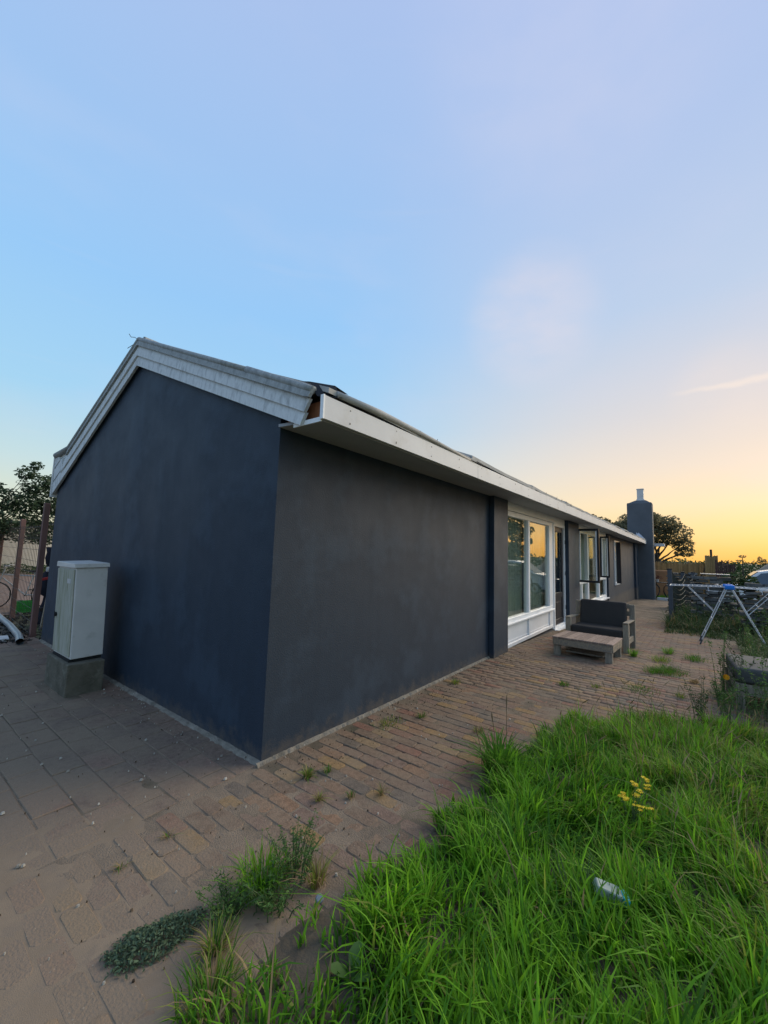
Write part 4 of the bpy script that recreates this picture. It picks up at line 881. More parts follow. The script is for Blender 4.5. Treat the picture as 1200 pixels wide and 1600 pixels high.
# ------------------------------------------------------------------ garden fence posts, slate stacks
gf = thing('garden_fence', 'old wire garden fence on dark grey steel posts by the slate stacks', 'fence', (12.6, -2.08, 0))
PP = [(0, 0, 1.38, -.25), (4.2, -.24, 1.22, -.4), (6.6, -.55, 1.18, -.45)]
for x, y, z1, z0 in PP:
    q = MB(); r_ = .055 if x < 1 else .06; q.box(x-r_, y-r_, z0-.2, x+r_, y+r_, z1-.03); p_ = q.build('post', M['post_grey'], gf, bevel=.008, seg=1)
    q = MB(); q.box(x-r_-.01, y-r_-.01, z1-.029, x+r_+.01, y+r_+.01, z1); q.build('cap', M['blackmetal'], p_)
for a, b in zip(PP[:-1], PP[1:]):
    q = MB(); n = int((b[0]-a[0])/.1)
    for i in range(n+1):
        t = i/n; q.tube([(a[0]+(b[0]-a[0])*t, a[1]+(b[1]-a[1])*t-.06, a[3]+.1), (a[0]+(b[0]-a[0])*t, a[1]+(b[1]-a[1])*t-.06, a[2]-.1+(b[2]-a[2])*t-.25*math.sin(t*math.pi))], .004, 4, False)
    for k in range(8):
        q.tube([(a[0]+(b[0]-a[0])*t, a[1]+(b[1]-a[1])*t-.065, (a[3]+.2+k*.19)+(b[3]-a[3])*t-.25*(k/7)*math.sin(t*math.pi)) for t in np.linspace(0, 1, 7)], .004, 4, False)
    o = q.build('wire_mesh', M['greenwire'], gf); o['kind'] = 'stuff'
def slate_stack(label, x, y0, y1, z0, z1, rz=0, step=.105):
    s = thing('slate_stack', label, 'slate stack', (x, (y0+y1)/2, z0), rz, 'stacks of grey slates'); L_ = abs(y1-y0); n = max(2, round(L_/.36)); rows = int((z1-z0)/step)
    base = []
    for v in range(4):
        q = MB(); j = lambda: random.uniform(-.015, .015)
        q.hexa([(-.2+j(), -.17+j(), 0), (.2+j(), -.17+j(), 0), (.2+j(), .17+j(), 0), (-.2+j(), .17+j(), 0), (-.2+j(), -.17+j(), .072+j()*.8), (.2+j(), -.17+j(), .072+j()*.8), (.2+j(), .17+j(), .076+j()*.8), (-.2+j(), .17+j(), .072+j()*.8)])
        me = q.build('slate', M['slate']); base.append(me.data); bpy.data.objects.remove(me)
    for k in range(rows):
        for i in range(n):
            if k > rows-3 and random.random() < .35: continue
            o = bpy.data.objects.new('slate', random.choice(base)); C.objects.link(o); o.parent = s
            o.location = (random.uniform(-.05, .05), -L_/2+(i+.5+(.25 if k % 2 else -.1))*L_/n+random.uniform(-.02, .02), k*step+random.uniform(-.008, .008))
            o.rotation_euler = (random.gauss(0, .04), random.gauss(0, .06), random.gauss(0, .06)+(math.pi if random.random() < .5 else 0)); o.scale = (1, L_/n/.36*random.uniform(.92, 1.02), random.uniform(.85, 1.25))
    return s
slate_stack('furthest stack of grey slates, seen through the wire garden fence', 20.3, -2.75, -1.75, -.47, 1.12)
slate_stack('widest stack of grey slates behind the middle of the drying rack', 14.0, -3.62, -2.62, -.29, 1.20)
slate_stack('rightmost stack of grey slates under the white car', 11.95, -5.0, -3.62, -.23, 1.14)
q = MB(); q.box(13.8, -3.5, 1.235, 14.2, -2.8, 1.25); tag(q.build('metal_sheet', M['galv']), 'thin pale metal sheet lying on top of the widest slate stack', 'sheet')
q = MB(); limb(q, (15.5, -2.55, .2), (15.1, -2.75, 1.0), .03, .02, .1); limb(q, (15.1, -2.75, 1.0), (14.9, -2.95, 1.45), .02, .012, .15); limb(q, (15.15, -2.72, .85), (14.9, -2.95, 1.0), .015, .01)
tag(q.build('dead_branch', M['bark'], smooth=True), 'dark dead branch leaning over the slates beside the fence', 'branch')

# ------------------------------------------------------------------ far right: reed fence, boards, car, heap
rf = thing('reed_fence', 'tall yellow reed screen fence far behind the chimney', 'fence', (30.0, -2.2, -.69))
for k, (ya, yb) in enumerate([(1.9, .3), (.29, -.75), (-.76, -1.62)]):
    V = []; F = []; n = int((ya-yb)/.028); off = 0
    for i in range(n):
        y = ya-(ya-yb)*i/n; h = 2.2+random.uniform(-.07, .07); x = random.uniform(-.02, .02); r_ = .016
        for a in range(4):
            V.append((x+r_*math.cos(a*math.pi/2), y+r_*math.sin(a*math.pi/2), 0)); V.append((x+.8*r_*math.cos(a*math.pi/2), y+.8*r_*math.sin(a*math.pi/2), h))
        for a in range(4): b = (a+1) % 4; F.append((off+2*a, off+2*b, off+2*b+1, off+2*a+1))
        off += 8
    q = MB(); q.add(V, F); o = q.build('reed_panel', M['reed'], rf); o['kind'] = 'stuff'
for y in (1.2, -.2, -1.2):
    q = MB(); q.box(.05, y-.05, 0, .14, y+.05, 2.3); q.build('post', M['oldwood'], rf)
bx = thing('reed_kiosk', 'square reed-clad box topped by a short pole at the end of the reed fence', 'shelter', (29.6, -3.55, -.69))
V = []; F = []; off = 0
q = MB(); q.box(-.26, -.26, 0, .26, .26, 2.60); q.build('core', M['oldwood'], bx)
for i in range(20):
    for sx, sy in ((-.285, None), (.285, None), (None, -.285), (None, .285)):
        t = -.285+.57*i/19; x = sx if sx is not None else t; y = sy if sy is not None else t; h = 2.66+random.uniform(-.05, .05)
        for a in range(4): V += [(x+.018*math.cos(a*1.57), y+.018*math.sin(a*1.57), 0), (x+.016*math.cos(a*1.57), y+.016*math.sin(a*1.57), h)]
        for a in range(4): b = (a+1) % 4; F.append((off+2*a, off+2*b, off+2*b+1, off+2*a+1))
        off += 8
q = MB(); q.add(V, F); o = q.build('reed_cladding', M['reed'], bx); o['kind'] = 'stuff'
q = MB(); q.tube([(0, .0, 2.5), (0, .0, 3.06)], .06, 8); q.build('pole', M['bark'], bx)
bf = thing('board_fence', 'short dark brown board fence right of the reed screen', 'fence', (28.0, -4.1, -.69))
for i in range(10):
    y = .40-i*.088; q = MB(); h = 2.42-.02*i+random.uniform(-.09, .09)+(.12 if i in (3, 6) else 0); q.prism([(0, y-.038, 0), (0, y+.038, 0), (0, y+.038, h-.05), (0, y, h), (0, y-.038, h-.05)], (.03, 0, 0)); q.build('board', M['brownboard'], bf)
q = MB(); q.box(.031, -.45, .5, .08, .45, .6); q.box(.031, -.45, 1.7, .08, .45, 1.8); q.build('rail', M['brownboard'], bf)
V = []; F = []; n, m = 28, 16
for j in range(m+1):
    for i in range(n+1):
        a = -1+2*i/n; b = -1+2*j/m; r2 = math.hypot(a, b); h = max(0, 1-r2**1.3)*2.25*(1+.15*math.sin(a*5+b*3))+.06*math.sin(a*17)*math.cos(b*13)
        V.append((31.9+b*2.2, -6.6+a*2.3, -.72+h))
for j in range(m):
    for i in range(n): F.append((j*(n+1)+i, j*(n+1)+i+1, (j+1)*(n+1)+i+1, (j+1)*(n+1)+i))
q = MB(); q.add(V, F); tag(q.build('sand_heap', M['sand'], smooth=True), 'big heap of grey sand behind the white car', 'sand heap')
# car: side view, bonnet to the left of the picture
car = thing('parked_car', 'white estate car parked behind the slate stacks at the right edge', 'car', (21.3, -5.55, -.42), R(90))
# local x = along car (+x to the front = +Y world), y across
prof = [(-2.15, .35), (-2.2, .75), (-2.12, 1.05), (-1.9, 1.15), (-1.45, 1.72), (-1.0, 1.79), (.35, 1.78), (.75, 1.70), (1.42, 1.14), (2.2, 1.02), (2.45, .8), (2.48, .45), (2.4, .3), (-2.1, .28)]
q = MB(); V = []; n = len(prof)
for y, s_ in ((-.86, 0), (.86, 0)):
    for (x, z) in prof: V.append((x, y*(.80 if z > 1.3 else 1.0), z))
q.add(V, [tuple(range(n))[::-1], tuple(range(n, 2*n))]+[(i, (i+1) % n, n+(i+1) % n, n+i) for i in range(n)])
body = q.build('body', M['carpaint'], car, bevel=.035, seg=2)
for sy in (-1, 1):
    for poly in ([(-1.85, 1.19), (-1.42, 1.66), (-.75, 1.69), (-.75, 1.18)], [(-.68, 1.18), (-.68, 1.69), (.28, 1.69), (.28, 1.17)], [(.35, 1.17), (.35, 1.68), (.70, 1.63), (1.2, 1.17)]):
        q = MB(); q.prism([(x, sy*(.885 if z < 1.3 else .71), z) for x, z in poly], (0, sy*.012, 0)); q.build('side_window', M['carglass'], car)
    q = MB(); q.box(1.05, sy*.88-.05, 1.16, 1.2, sy*1.02, 1.30) if sy > 0 else q.box(1.05, -1.02, 1.16, 1.2, -.83, 1.30); q.build('mirror', M['blackmetal'], car, bevel=.02)
    for x in (-1.4, 1.5):
        q = MB(); q.tube([(x, sy*.70, .32), (x, sy*.885, .32)], .32, 20); wh = q.build('wheel', M['rubber'], car)
        q = MB(); q.tube([(x, sy*.886, .32), (x, sy*.90, .32)], .2, 14); q.build('rim', M['galv'], wh)
    q = MB(); q.box(2.30, sy*.60-.14, .78, 2.50, sy*.60+.14, .92); q.build('headlight', M['lamp'], car, bevel=.02)
q = MB(); q.hexa([(1.47, -.70, 1.14), (1.47, .70, 1.14), (1.44, .70, 1.14), (1.44, -.70, 1.14), (.80, -.60, 1.695), (.80, .60, 1.695), (.77, .60, 1.69), (.77, -.60, 1.69)]); q.build('windscreen', M['carglass'], car)
# terrace things beyond the chimney
tt = thing('garden_table', 'black metal garden table with curved legs beyond the chimney', 'table', (27.3, -1.12, gz(27.3)))
q = MB(); q.tube([(0, -.36, .98), (0, .36, .98)], .03, 8); q.box(-.3, -.36, .96, .3, .36, 1.0); q.build('tabletop', M['blackmetal'], tt)
for sx in (-1, 1):
    for sy in (-1, 1):
        q = MB(); q.tube([(sx*.25, sy*.32, .96), (sx*.25, sy*.12, .7), (sx*.25, sy*.10, .45), (sx*.25, sy*.2, .2), (sx*.25, sy*.34, 0)], .022, 6); q.build('leg', M['blackmetal'], tt, smooth=True)
pt = thing('potted_plant', 'small reddish plant in a pale pot on the garden table', 'potted plant', (27.3, -.92, gz(27.3)+1.0))
q = MB(); q.tube([(0, 0, 0), (0, 0, .16)], [.06, .09], 12); q.build('pot', M['cab'], pt)
P = rng.normal(size=(260, 3))*np.array([.12, .12, .07])+np.array([0, 0, .26]); leaves('foliage', P, .06, [mat('red_leaf', (.16, .05, .03), rough=.7, island=.4)], np.zeros(260, int), pt)
q = MB(); q.box(29.0, -1.5, -.9, 29.4, .6, 1.0); tag(q.build('earth_bank', M['terracotta'], bevel=.1, seg=3), 'orange earth bank below the reed fence beyond the chimney', 'earth bank')
q = MB(); q.box(26.2, -1.75, -.8, 26.35, -.95, -.50); tag(q.build('kerb', M['white_board'], bevel=.01), 'pale kerb at the end of the brick paving beside the chimney foot', 'kerb')
# far land: hedge line, pine, oak and others
def crown_sphere(n, c, r, sq=.7):
    d = rng.normal(size=(n, 3)); d /= np.linalg.norm(d, axis=1)[:, None]; return np.array(c)+d*(r*rng.uniform(.3, 1, n)**.4)[:, None]*np.array([1, 1, sq])
PP_ = []
for i in range(110):
    y = -46+i*.62; s = .9+.5*abs(math.sin(i*.37))+.35*abs(math.sin(i*1.3)); PP_.append(crown_sphere(110, (92+3*math.sin(i*.9), y, -.5+s*.55), 1.25*s, .95))
P = np.concatenate(PP_)
tag(leaves('far_hedgerow', P, .5, [M['leaf_bush']], np.zeros(len(P), int)), 'dark hedgerow along the horizon under the orange sky', 'hedgerow', kind='stuff')
oc = [(0, 0, 5.3, 2.0), (-1.2, 1.5, 5.6, 1.9), (.5, -1.5, 4.9, 1.6), (.3, -2.2, 3.9, 1.0), (0, 2.6, 5.0, 1.7), (0, 3.4, 4.3, 1.2), (1, .4, 6.2, 1.3), (-.5, -1.0, 5.8, 1.3), (.3, -2.5, 3.2, .7), (.2, 1.3, 4.1, 1.0), (.8, -.6, 4.2, .8), (.5, 2.6, 3.5, .9), (-1, 3.8, 4.6, .9), (0, -1.9, 3.0, .45)]
tree('oak_tree', 'broad spreading oak standing beyond the chimney against the sunset', (46, .25, -.69), oc, 9500, .25, M['leaf_oak'], M['bark'], .28, 2.0)
for lb, bs, cc, n in [('small round tree showing over the roof left of the chimney', (38, 3.7, -.69), [(0, 0, 5.3, .9), (0, .9, 5.6, .9), (.3, -1.0, 4.9, .9), (0, 1.6, 5.1, .8), (0, -1.8, 4.7, .8)], 3500),
                      ('lopsided tree between the oak and the small round tree, over the roof', (39, 1.3, -.69), [(0, 0, 5.4, 1.0), (0, -.9, 5.8, 1.0), (.3, .9, 5.0, .9)], 3000)]:
    tree('distant_tree', lb, bs, cc, n, .24, M['leaf_oak'], M['bark'], .16, 2.6)
pn = thing('pine_tree', 'tiny lone pine on the horizon above the bush', 'tree', (87.8, -9.3, -.7))
q = MB(); q.tube([(0, 0, 0), (0, 0, 3.3)], [.12, .05], 6); q.build('trunk', M['bark'], pn)
P = np.concatenate([crown_sphere(90, (0, 0, 3.4), .55, .4), crown_sphere(60, (.1, .4, 2.7), .45, .3), crown_sphere(60, (0, -.45, 2.4), .5, .3)]); leaves('crown', P, .22, [M['leaf_oak']], np.zeros(len(P), int), pn)
for k, (y, h) in enumerate([(-11.4, 2.9), (-12.0, 2.5)]):
    t_ = thing('poplar_sapling', 'left taller sapling on the far hedgerow at the right edge' if k == 0 else 'right shorter sapling on the far hedgerow at the right edge', 'tree', (87.5, y, -.7))
    q = MB(); q.tube([(0, 0, 0), (0, 0, h)], [.1, .03], 6); q.build('trunk', M['bark'], t_)
    P = crown_sphere(160, (0, 0, h), .35, 1.8); leaves('crown', P, .2, [M['leaf_oak']], np.zeros(160, int), t_)
# the tree that the big window mirrors, out of frame to the right
tree('roadside_tree', 'tall dark tree to the right of the garden, mirrored in the big window', (41.4, -12.9, -.7), [(0, 0, 6, 1.5), (0, .9, 4.6, 1.2), (0, -1.6, 5.5, 2), (0, 0, 8.2, 1.6), (0, .5, 3, 1.2), (0, -1.5, 3, 1.6), (0, 1.8, 6.6, .5), (0, 2.1, 5.2, .45), (0, 1.9, 3.9, .4), (0, -2.4, 4.2, 1.3), (0, -2, 7, 1.5)], 9000, .30, M['leaf_left'], M['bark'], .3, 2.2)
# bush between the slate stacks
P = np.concatenate([crown_sphere(900, (16.9, -3.85, .35), .62, 1.2), crown_sphere(500, (16.9, -3.75, .95), .35, 1.0), crown_sphere(300, (16.9, -4.15, .9), .3, 1)])
bs_ = thing('dark_bush', 'dark green bush between the slate stacks, below the pine', 'bush', (0, 0, 0))
leaves('foliage', P, .10, [M['leaf_bush']], np.zeros(len(P), int), bs_); q = MB(); q.tube([(16.9, -3.85, -.5), (16.9, -3.85, .6)], .05, 6); q.build('stem', M['bark'], bs_)

# ------------------------------------------------------------------ lawn
def lawn():
    n = 200000
    X = rng.uniform(-2.6, 3.7, n); Y = rng.uniform(-5.2, -1.15, n)
    e = lawn_edge(X); wob = .11*noise2(X, Y, 5)+.09*noise2(X+1, Y, 15)-.02
    dist = e+wob-Y
    keep = dist > 0
    d = np.hypot(X+2.0, Y+2.615); ang = np.degrees(np.arctan2(Y+2.615, X+2.0))
    far = (ang < -14) | (Y < -4.3) | (X < -1.9)
    keep &= ~(far & (rng.random(n) < .6)); keep &= d > .55
    cl = noise2(X*1.0, Y*1.0, 5.1)*.5+noise2(X-2, Y+3, 11.0)*.5
    keep &= rng.random(n) < np.clip(.70+.75*cl, .12, 1)
    # bare, thin corner near the dirt
    thin = np.clip((-0.15-X)/.9, 0, 1)*np.clip((.55-dist)/.55, 0, 1)
    keep &= rng.random(n) > thin*.8
    X, Y, dist, cl, thin = X[keep], Y[keep], dist[keep], cl[keep], thin[keep]; n = len(X)
    h = rng.gamma(8, 1/8, n)*(.116+.080*cl)*(1-.40*thin)*np.clip(.70+dist*1.2, .6, 1.08)
    yl = np.clip((X*.55-Y*.9-2.3)*1.2+noise2(X, Y, 3)*.5, 0, 1)     # finer, yellower grass on the right
    w = rng.uniform(.0055, .0125, n)*(1-.30*yl)
    head = 3.0*noise2(X, Y, 2.3)+rng.normal(0, 1.05, n)
    near_edge = dist < .25; head = np.where(near_edge & (rng.random(n) < .6), np.pi/2+rng.normal(0, .8, n), head)
    lean = np.clip(rng.gamma(3.0, .22, n), .08, 1.6)
    r = rng.random(n); dk = noise2(X+5, Y, 2.9)*.6-.5*cl+.25+.4*thin
    mi = np.where(r < np.clip(.22+dk*.6, .08, .8), 1, 0); mi = np.where(rng.random(n) < .04+.28*yl, 2, mi); mi = np.where(rng.random(n) < .010+.03*yl*rng.random(n)+.16*thin, 3, mi)
    B = np.stack([X, Y, gzv(X)+.008+.012*noise2(X, Y, 4)], 1)
    o = blades(B, h, w, lean, [M['g_mid'], M['g_dark'], M['g_yel'], M['g_dry']], mi, 'lawn_grass', head=head)
    tag(o, 'long lush uncut green grass filling the lower right', 'grass', kind='stuff')
    # flowering stalks with seed heads
    m = 240; X = rng.uniform(.2, 3.1, m); Y = rng.uniform(-3.6, -1.5, m); k = (Y < lawn_edge(X)-.1) & (X*.55-Y*.9 > 2.2+rng.random(m)*.8); X, Y = X[k], Y[k]; q = MB()
    for x, y in zip(X, Y):
        h = random.uniform(.28, .46); a = random.uniform(0, 6.28); l = random.uniform(.04, .14); top = Vector((x+l*math.cos(a), y+l*math.sin(a), h))
        q.tube([(x, y, 0), (x+l*.35*math.cos(a), y+l*.35*math.sin(a), h*.55), top], .0012, 3, False)
        q.tube([top, top+Vector((l*.2*math.cos(a), l*.2*math.sin(a), .02)), top+Vector((l*.5*math.cos(a), l*.5*math.sin(a), .05))], [.0018, .0042, .001], 4, False)
    tag(q.build('seed_stalks', M['g_dry']), 'fine pale seeding grass stalks over the right of the lawn', 'grass', kind='stuff')
lawn()

# ------------------------------------------------------------------ weeds on the paving
def tuft(label, x, y, n, h, spread, mi=(0, 1), dry=.08, lean=.6, cat='grass tuft', name='grass_tuft', w=.005, group=None):
    t = thing(name, label, cat, (x, y, gz(x)), 0, group)
    a = rng.uniform(0, 6.28, n); r = spread*np.sqrt(rng.random(n))*rng.uniform(.3, 1, n); B = np.stack([r*np.cos(a), r*np.sin(a)*.7, np.zeros(n)], 1)
    hd = a+rng.normal(0, .5, n); m = np.where(rng.random(n) < .5, mi[0], mi[1]); m = np.where(rng.random(n) < dry, 3, m)
    blades(B, h*rng.uniform(.5, 1.15, n), w*rng.uniform(.6, 1.2, n), np.clip(rng.gamma(3, lean/3, n), .05, 1.7), [M['g_mid'], M['g_dark'], M['g_yel'], M['g_dry']], m, 'blades', t, hd)
    return t
def weed(label, x, y, stems, h, spread, leaf=.03, lm='leaf_weed', name='weed_plant', cat='weed', per=26, group=None, flowers=0, lean=.35, fl='petal', z=None):
    t = thing(name, label, cat, (x, y, gz(x) if z is None else z), 0, group); q = MB(); P = []; tops = []
    for _ in range(stems):
        a = random.uniform(0, 6.28); r0 = spread*.4*random.random(); hh = h*random.uniform(.6, 1.1); l = hh*lean*random.uniform(.2, 1.2)
        pts = [Vector((r0*math.cos(a)+l*(t_**1.6)*math.cos(a), r0*math.sin(a)+l*(t_**1.6)*math.sin(a), hh*t_)) for t_ in (0, .33, .66, 1)]
        q.tube(pts, [.0035, .003, .002, .001], 4, False); tops.append(pts[-1])
        for k in range(per):
            t_ = random.uniform(.12, 1)**.8; i = min(int(t_*3), 2); p = pts[i].lerp(pts[i+1], t_*3-i); P.append(p+Vector((random.gauss(0, 1), random.gauss(0, 1), random.gauss(0, .5)))*leaf*.75*(1.25-t_*.7))
    q.build('stems', M['stem'], t); leaves('leaves', np.array([p[:] for p in P]), leaf, [M[lm]], np.zeros(len(P), int), t, aspect=.32)
    for k in range(flowers):
        p = tops[k % len(tops)]+Vector((random.gauss(0, .012), random.gauss(0, .012), random.gauss(0, .008))); f = MB()
        for j in range(7): a = j*.9; f.add([p[:], (p.x+0.012*math.cos(a), p.y+.012*math.sin(a), p.z+.004), (p.x+.014*math.cos(a+.4), p.y+.014*math.sin(a+.4), p.z+.001), (p.x+.011*math.cos(a+.8), p.y+.011*math.sin(a+.8), p.z+.004)], [(0, 1, 2, 3)])
        f.build('flower', M[fl], t)
    return t
def mat_weed(label, x, y, rx, ry, rz, h, n, leaf, lm, name='creeping_weed', cat='weed'):
    t = thing(name, label, cat, (x, y, gz(x)), rz); a = rng.uniform(0, 6.28, n); r = np.sqrt(rng.random(n)); edge = 1+.10*np.sin(a*3+1)+.08*np.sin(a*7)+np.abs(rng.normal(0, .16, n))*(rng.random(n) < .5)
    P = np.stack([rx*r*edge*np.cos(a), ry*r*edge*np.sin(a), h*(1-r**2)*rng.uniform(.15, 1.05, n)+.006], 1)
    leaves('leaves', P, leaf, [M[lm]], np.zeros(n, int), t, up=.7, aspect=.5); return t
# the big ragged patch left of the lawn
mat_weed('dense dark blue-green mat of creeping weed on the sandy paving at lower left', -1.10, -.83, 0.17, .085, R(-14), .05, 2100, .016, 'leaf_mat')
weed('bushy dark weed joining the creeping mat to the pale grass tuft', -.84, -.95, 34, .12, .20, .018, 'leaf_weed', per=28, lean=.9)
tuft('bright fresh green grass tuft standing in the weeds left of the lawn', -.68, -.94, 300, .17, .13, (0, 0), .04, .55)
weed('tall loose dark weed behind the bright grass tuft, left of the lawn', -.52, -.99, 34, .20, .20, .018, 'leaf_weed', per=26, lean=.6)
weed('low ragged weed before the bright grass tuft, over bare soil', -.70, -1.06, 36, .12, .26, .020, 'leaf_weed', per=24, lean=.9)
tuft('yellow dried grass tuft beside the pale plastic lid', -.50, -1.13, 90, .15, .05, (2, 3), .6, .6)
tuft('browning grass tuft with coppery roots in bare soil at lower left', -.98, -1.06, 130, .13, .07, (1, 2), .4, .8)
tuft('thin olive grass tuft near the bottom edge of the photo', -1.08, -1.20, 200, .13, .14, (1, 2), .22, .8)
# small tufts in the joints, near the corner of the house
for lb, x, y, n, h, s, mi, dry in [
    ('spiky grass tuft in the joints just in front of the house corner', .10, -.40, 110, .085, .04, (1, 2), .35),
    ('small green tuft right beside the spiky corner tuft', .24, -.46, 50, .055, .04, (1, 1), .15),
    ('dry brown tuft between the red and yellow pavers', -.03, -.65, 70, .055, .035, (2, 3), .5),
    ('tiny wiry tuft in front of the dark wall, third from the house corner', .12, -.79, 50, .05, .03, (1, 3), .5),
    ('single sprouting tuft with an upright stalk on the brick paving', .28, -.92, 40, .07, .025, (1, 3), .6),
    ('mossy tuft close under the dark wall near its middle', 1.20, -.30, 160, .04, .20, (1, 2), .3),
    ('flat broad leaved tuft on the paving before the dark wall', 1.53, -.45, 60, .06, .06, (1, 1), .3),
    ('tuft at the wall foot close to the pilaster', 2.70, -.22, 80, .07, .08, (1, 2), .3),
    ('dark tuft on the bricks before the low table', 3.61, -1.26, 120, .05, .13, (1, 1), .15),
    ('thin tuft between the low table and the lawn tip', 3.79, -1.60, 60, .05, .09, (1, 2), .2),
    ('dark flat tuft among the bricks right of the lawn tip', 4.05, -2.05, 220, .05, .30, (1, 1), .1),
    ('fresh green clump by the front leg of the charcoal sofa', 6.25, -1.76, 160, .17, .10, (0, 1), .03),
    ('sprawling dark tuft in the middle of the paving', 5.35, -2.28, 700, .08, .40, (1, 1), .15),
    ('leafy tuft beside the sprawling tuft, nearer the sofa', 5.15, -2.12, 260, .08, .24, (1, 1), .12),
    ('yellowish clump behind the sprawling tuft', 6.2, -2.15, 260, .09, .30, (2, 1), .1),
    ('rounded clump on the paving short of the grey fence post', 7.05, -2.22, 150, .15, .14, (1, 0), .05),
    ('dark clump below the left foot of the drying rack', 6.75, -2.60, 260, .11, .30, (1, 1), .1),
    ('rust coloured dry tuft on the bricks before the overgrown seat', 4.95, -2.58, 110, .06, .10, (3, 3), .9),
    ('thin wiry tuft left of the overgrown seat', 4.1, -2.45, 70, .07, .12, (1, 2), .3),
    ('low green fringe of weed at the bottom of the overgrown seat', 4.35, -2.85, 160, .12, .16, (1, 0), .1),
    ('reddish flat tuft at the lawn edge by the tall stalks', 1.6, -1.02, 90, .05, .08, (3, 2), .7)]:
    tuft(lb, x, y, n, h, s, mi, dry, .75)
for lb, x, y in [('flattened brown sprig on the sandy paving below the slab path', -.79, -.26), ('small curled green sprig on the paving near the left edge', -1.04, -.30)]:
    tuft(lb, x, y, 26, .035, .035, (1, 3), .4, 1.4)
# tall dark grass blades and dock stalks at the left edge of the lawn
tuft('coarse dark tussock with broad blades at the left edge of the lawn', 1.05, -1.42, 260, .30, .16, (1, 1), .02, .8, 'tussock', 'grass_tussock', .010)
def stalk(label, x, y, h, dx):
    q = MB(); q.tube([(0, 0, 0), (dx*.3, 0, h*.5), (dx, .01, h)], .0025, 5); q.tube([(dx*.75, .008, h*.82), (dx*.9, .01, h*.92), (dx*1.05, .01, h*1.02)], [.003, .006, .002], 5)
    o = q.build('dock_stalk', M['stem_brown'], loc=(x, y, 0)); tag(o, label, 'stalk', 'dry stalks at the lawn edge')
for lb, x, y, h, dx in [('tallest dry brown stalk above the coarse tussock', 1.25, -1.40, .48, .05), ('second dry stalk left of the tallest above the tussock', 1.15, -1.36, .40, -.06),
                        ('thin dry stalk leaning left at the tussock edge', .95, -1.34, .36, -.10)]: stalk(lb, x, y, h, dx)
rw = weed('ragwort with clusters of yellow flowers in the lawn', .93, -2.27, 9, .27, .09, .022, 'leaf_weed', 'ragwort', 'flower', 12, None, 42, .5)
weed('sparse reddish seeding weed beside the drink carton in the grass', .12, -2.13, 9, .26, .12, .012, 'leaf_weed', 'seeding_weed', 'weed', 4, None, 0, .3)
# broad leaves in the foreground grass
for lb, x, y in [('pair of broad dock leaves low in the foreground grass', -.72, -1.55), ('broad round dock leaves by the bottom edge', -.55, -1.75)]:
    t = thing('dock_plant', lb, 'plant', (x, y, .02)); V = []; F = []
    for k in range(3):
        a = k*2.1+.4; d_ = Vector((math.cos(a), math.sin(a), 0)); s_ = Vector((-d_.y, d_.x, 0)); q = MB(); P_ = []
        for i, (t_, ww) in enumerate(((0, .004), (.25, .022), (.55, .030), (.85, .018), (1, .002))):
            c = d_*(.09*t_)+Vector((0, 0, .10*t_-.05*t_*t_)); P_ += [c-s_*ww, c+Vector((0, 0, -.004)), c+s_*ww]
        for i in range(4): F_ = 3*i; q.f += [(F_, F_+1, F_+4, F_+3), (F_+1, F_+2, F_+5, F_+4)]
        q.v = [tuple(p) for p in P_]; q.build('leaf', M['leaf_weed'], t, smooth=True)
# tall weeds round the overgrown seat and along the far edge
tw = [('tall leafy weed in front of the grey cushion', 4.02, -2.96, .62), ('orange flowered weed at the left corner of the overgrown seat', 4.0, -2.84, .38), ('thin upright weed left of the overgrown seat', 4.75, -2.86, .72),
      ('leaning weed across the seat cushion', 4.3, -3.12, .78), ('tall weed at the right frame edge before the seat', 3.85, -3.18, .75), ('bushy weed below the seat at the right edge', 3.62, -3.06, .40),
      ('tall nettle-like weed right of the cushion', 4.6, -3.42, 1.0), ('spindly weed behind the cushion', 5.6, -3.3, .85), ('dense weed right of the drying rack foot', 6.6, -3.4, .9), ('feathery pale weed at the right end of the lawn tip', 3.35, -2.62, .42),
      ('dark low weed between lawn and overgrown seat', 3.5, -2.85, .35), ('tallest weed under the right rack wing', 7.6, -3.75, 1.05)]
for i, (lb, x, y, h) in enumerate(tw):
    weed(lb, x, y, 9 if h < .5 else 7, h, .22, .034 if h > .5 else .026, 'leaf_weed' if i % 3 else 'leaf_bush', 'tall_weed', 'weed', 46, None, 0, .28)
f = MB(); 
for j in range(9): a = j*.7; f.add([(3.97, -2.87, .345), (3.97+.028*math.cos(a)*.3, -2.87+.028*math.cos(a), .345+.028*math.sin(a)), (3.97, -2.87+.03*math.cos(a+.35), .345+.03*math.sin(a+.35)), (3.965, -2.87+.028*math.cos(a+.7), .345+.028*math.sin(a+.7))], [(0, 1, 2, 3)])
f.add([(3.96, -2.87+.012*math.cos(j), .345+.012*math.sin(j)) for j in range(6)], [(0, 1, 2, 3, 4, 5)])
tag(f.build('marigold', M['petal_o']), 'single orange flower head before the overgrown seat', 'flower')
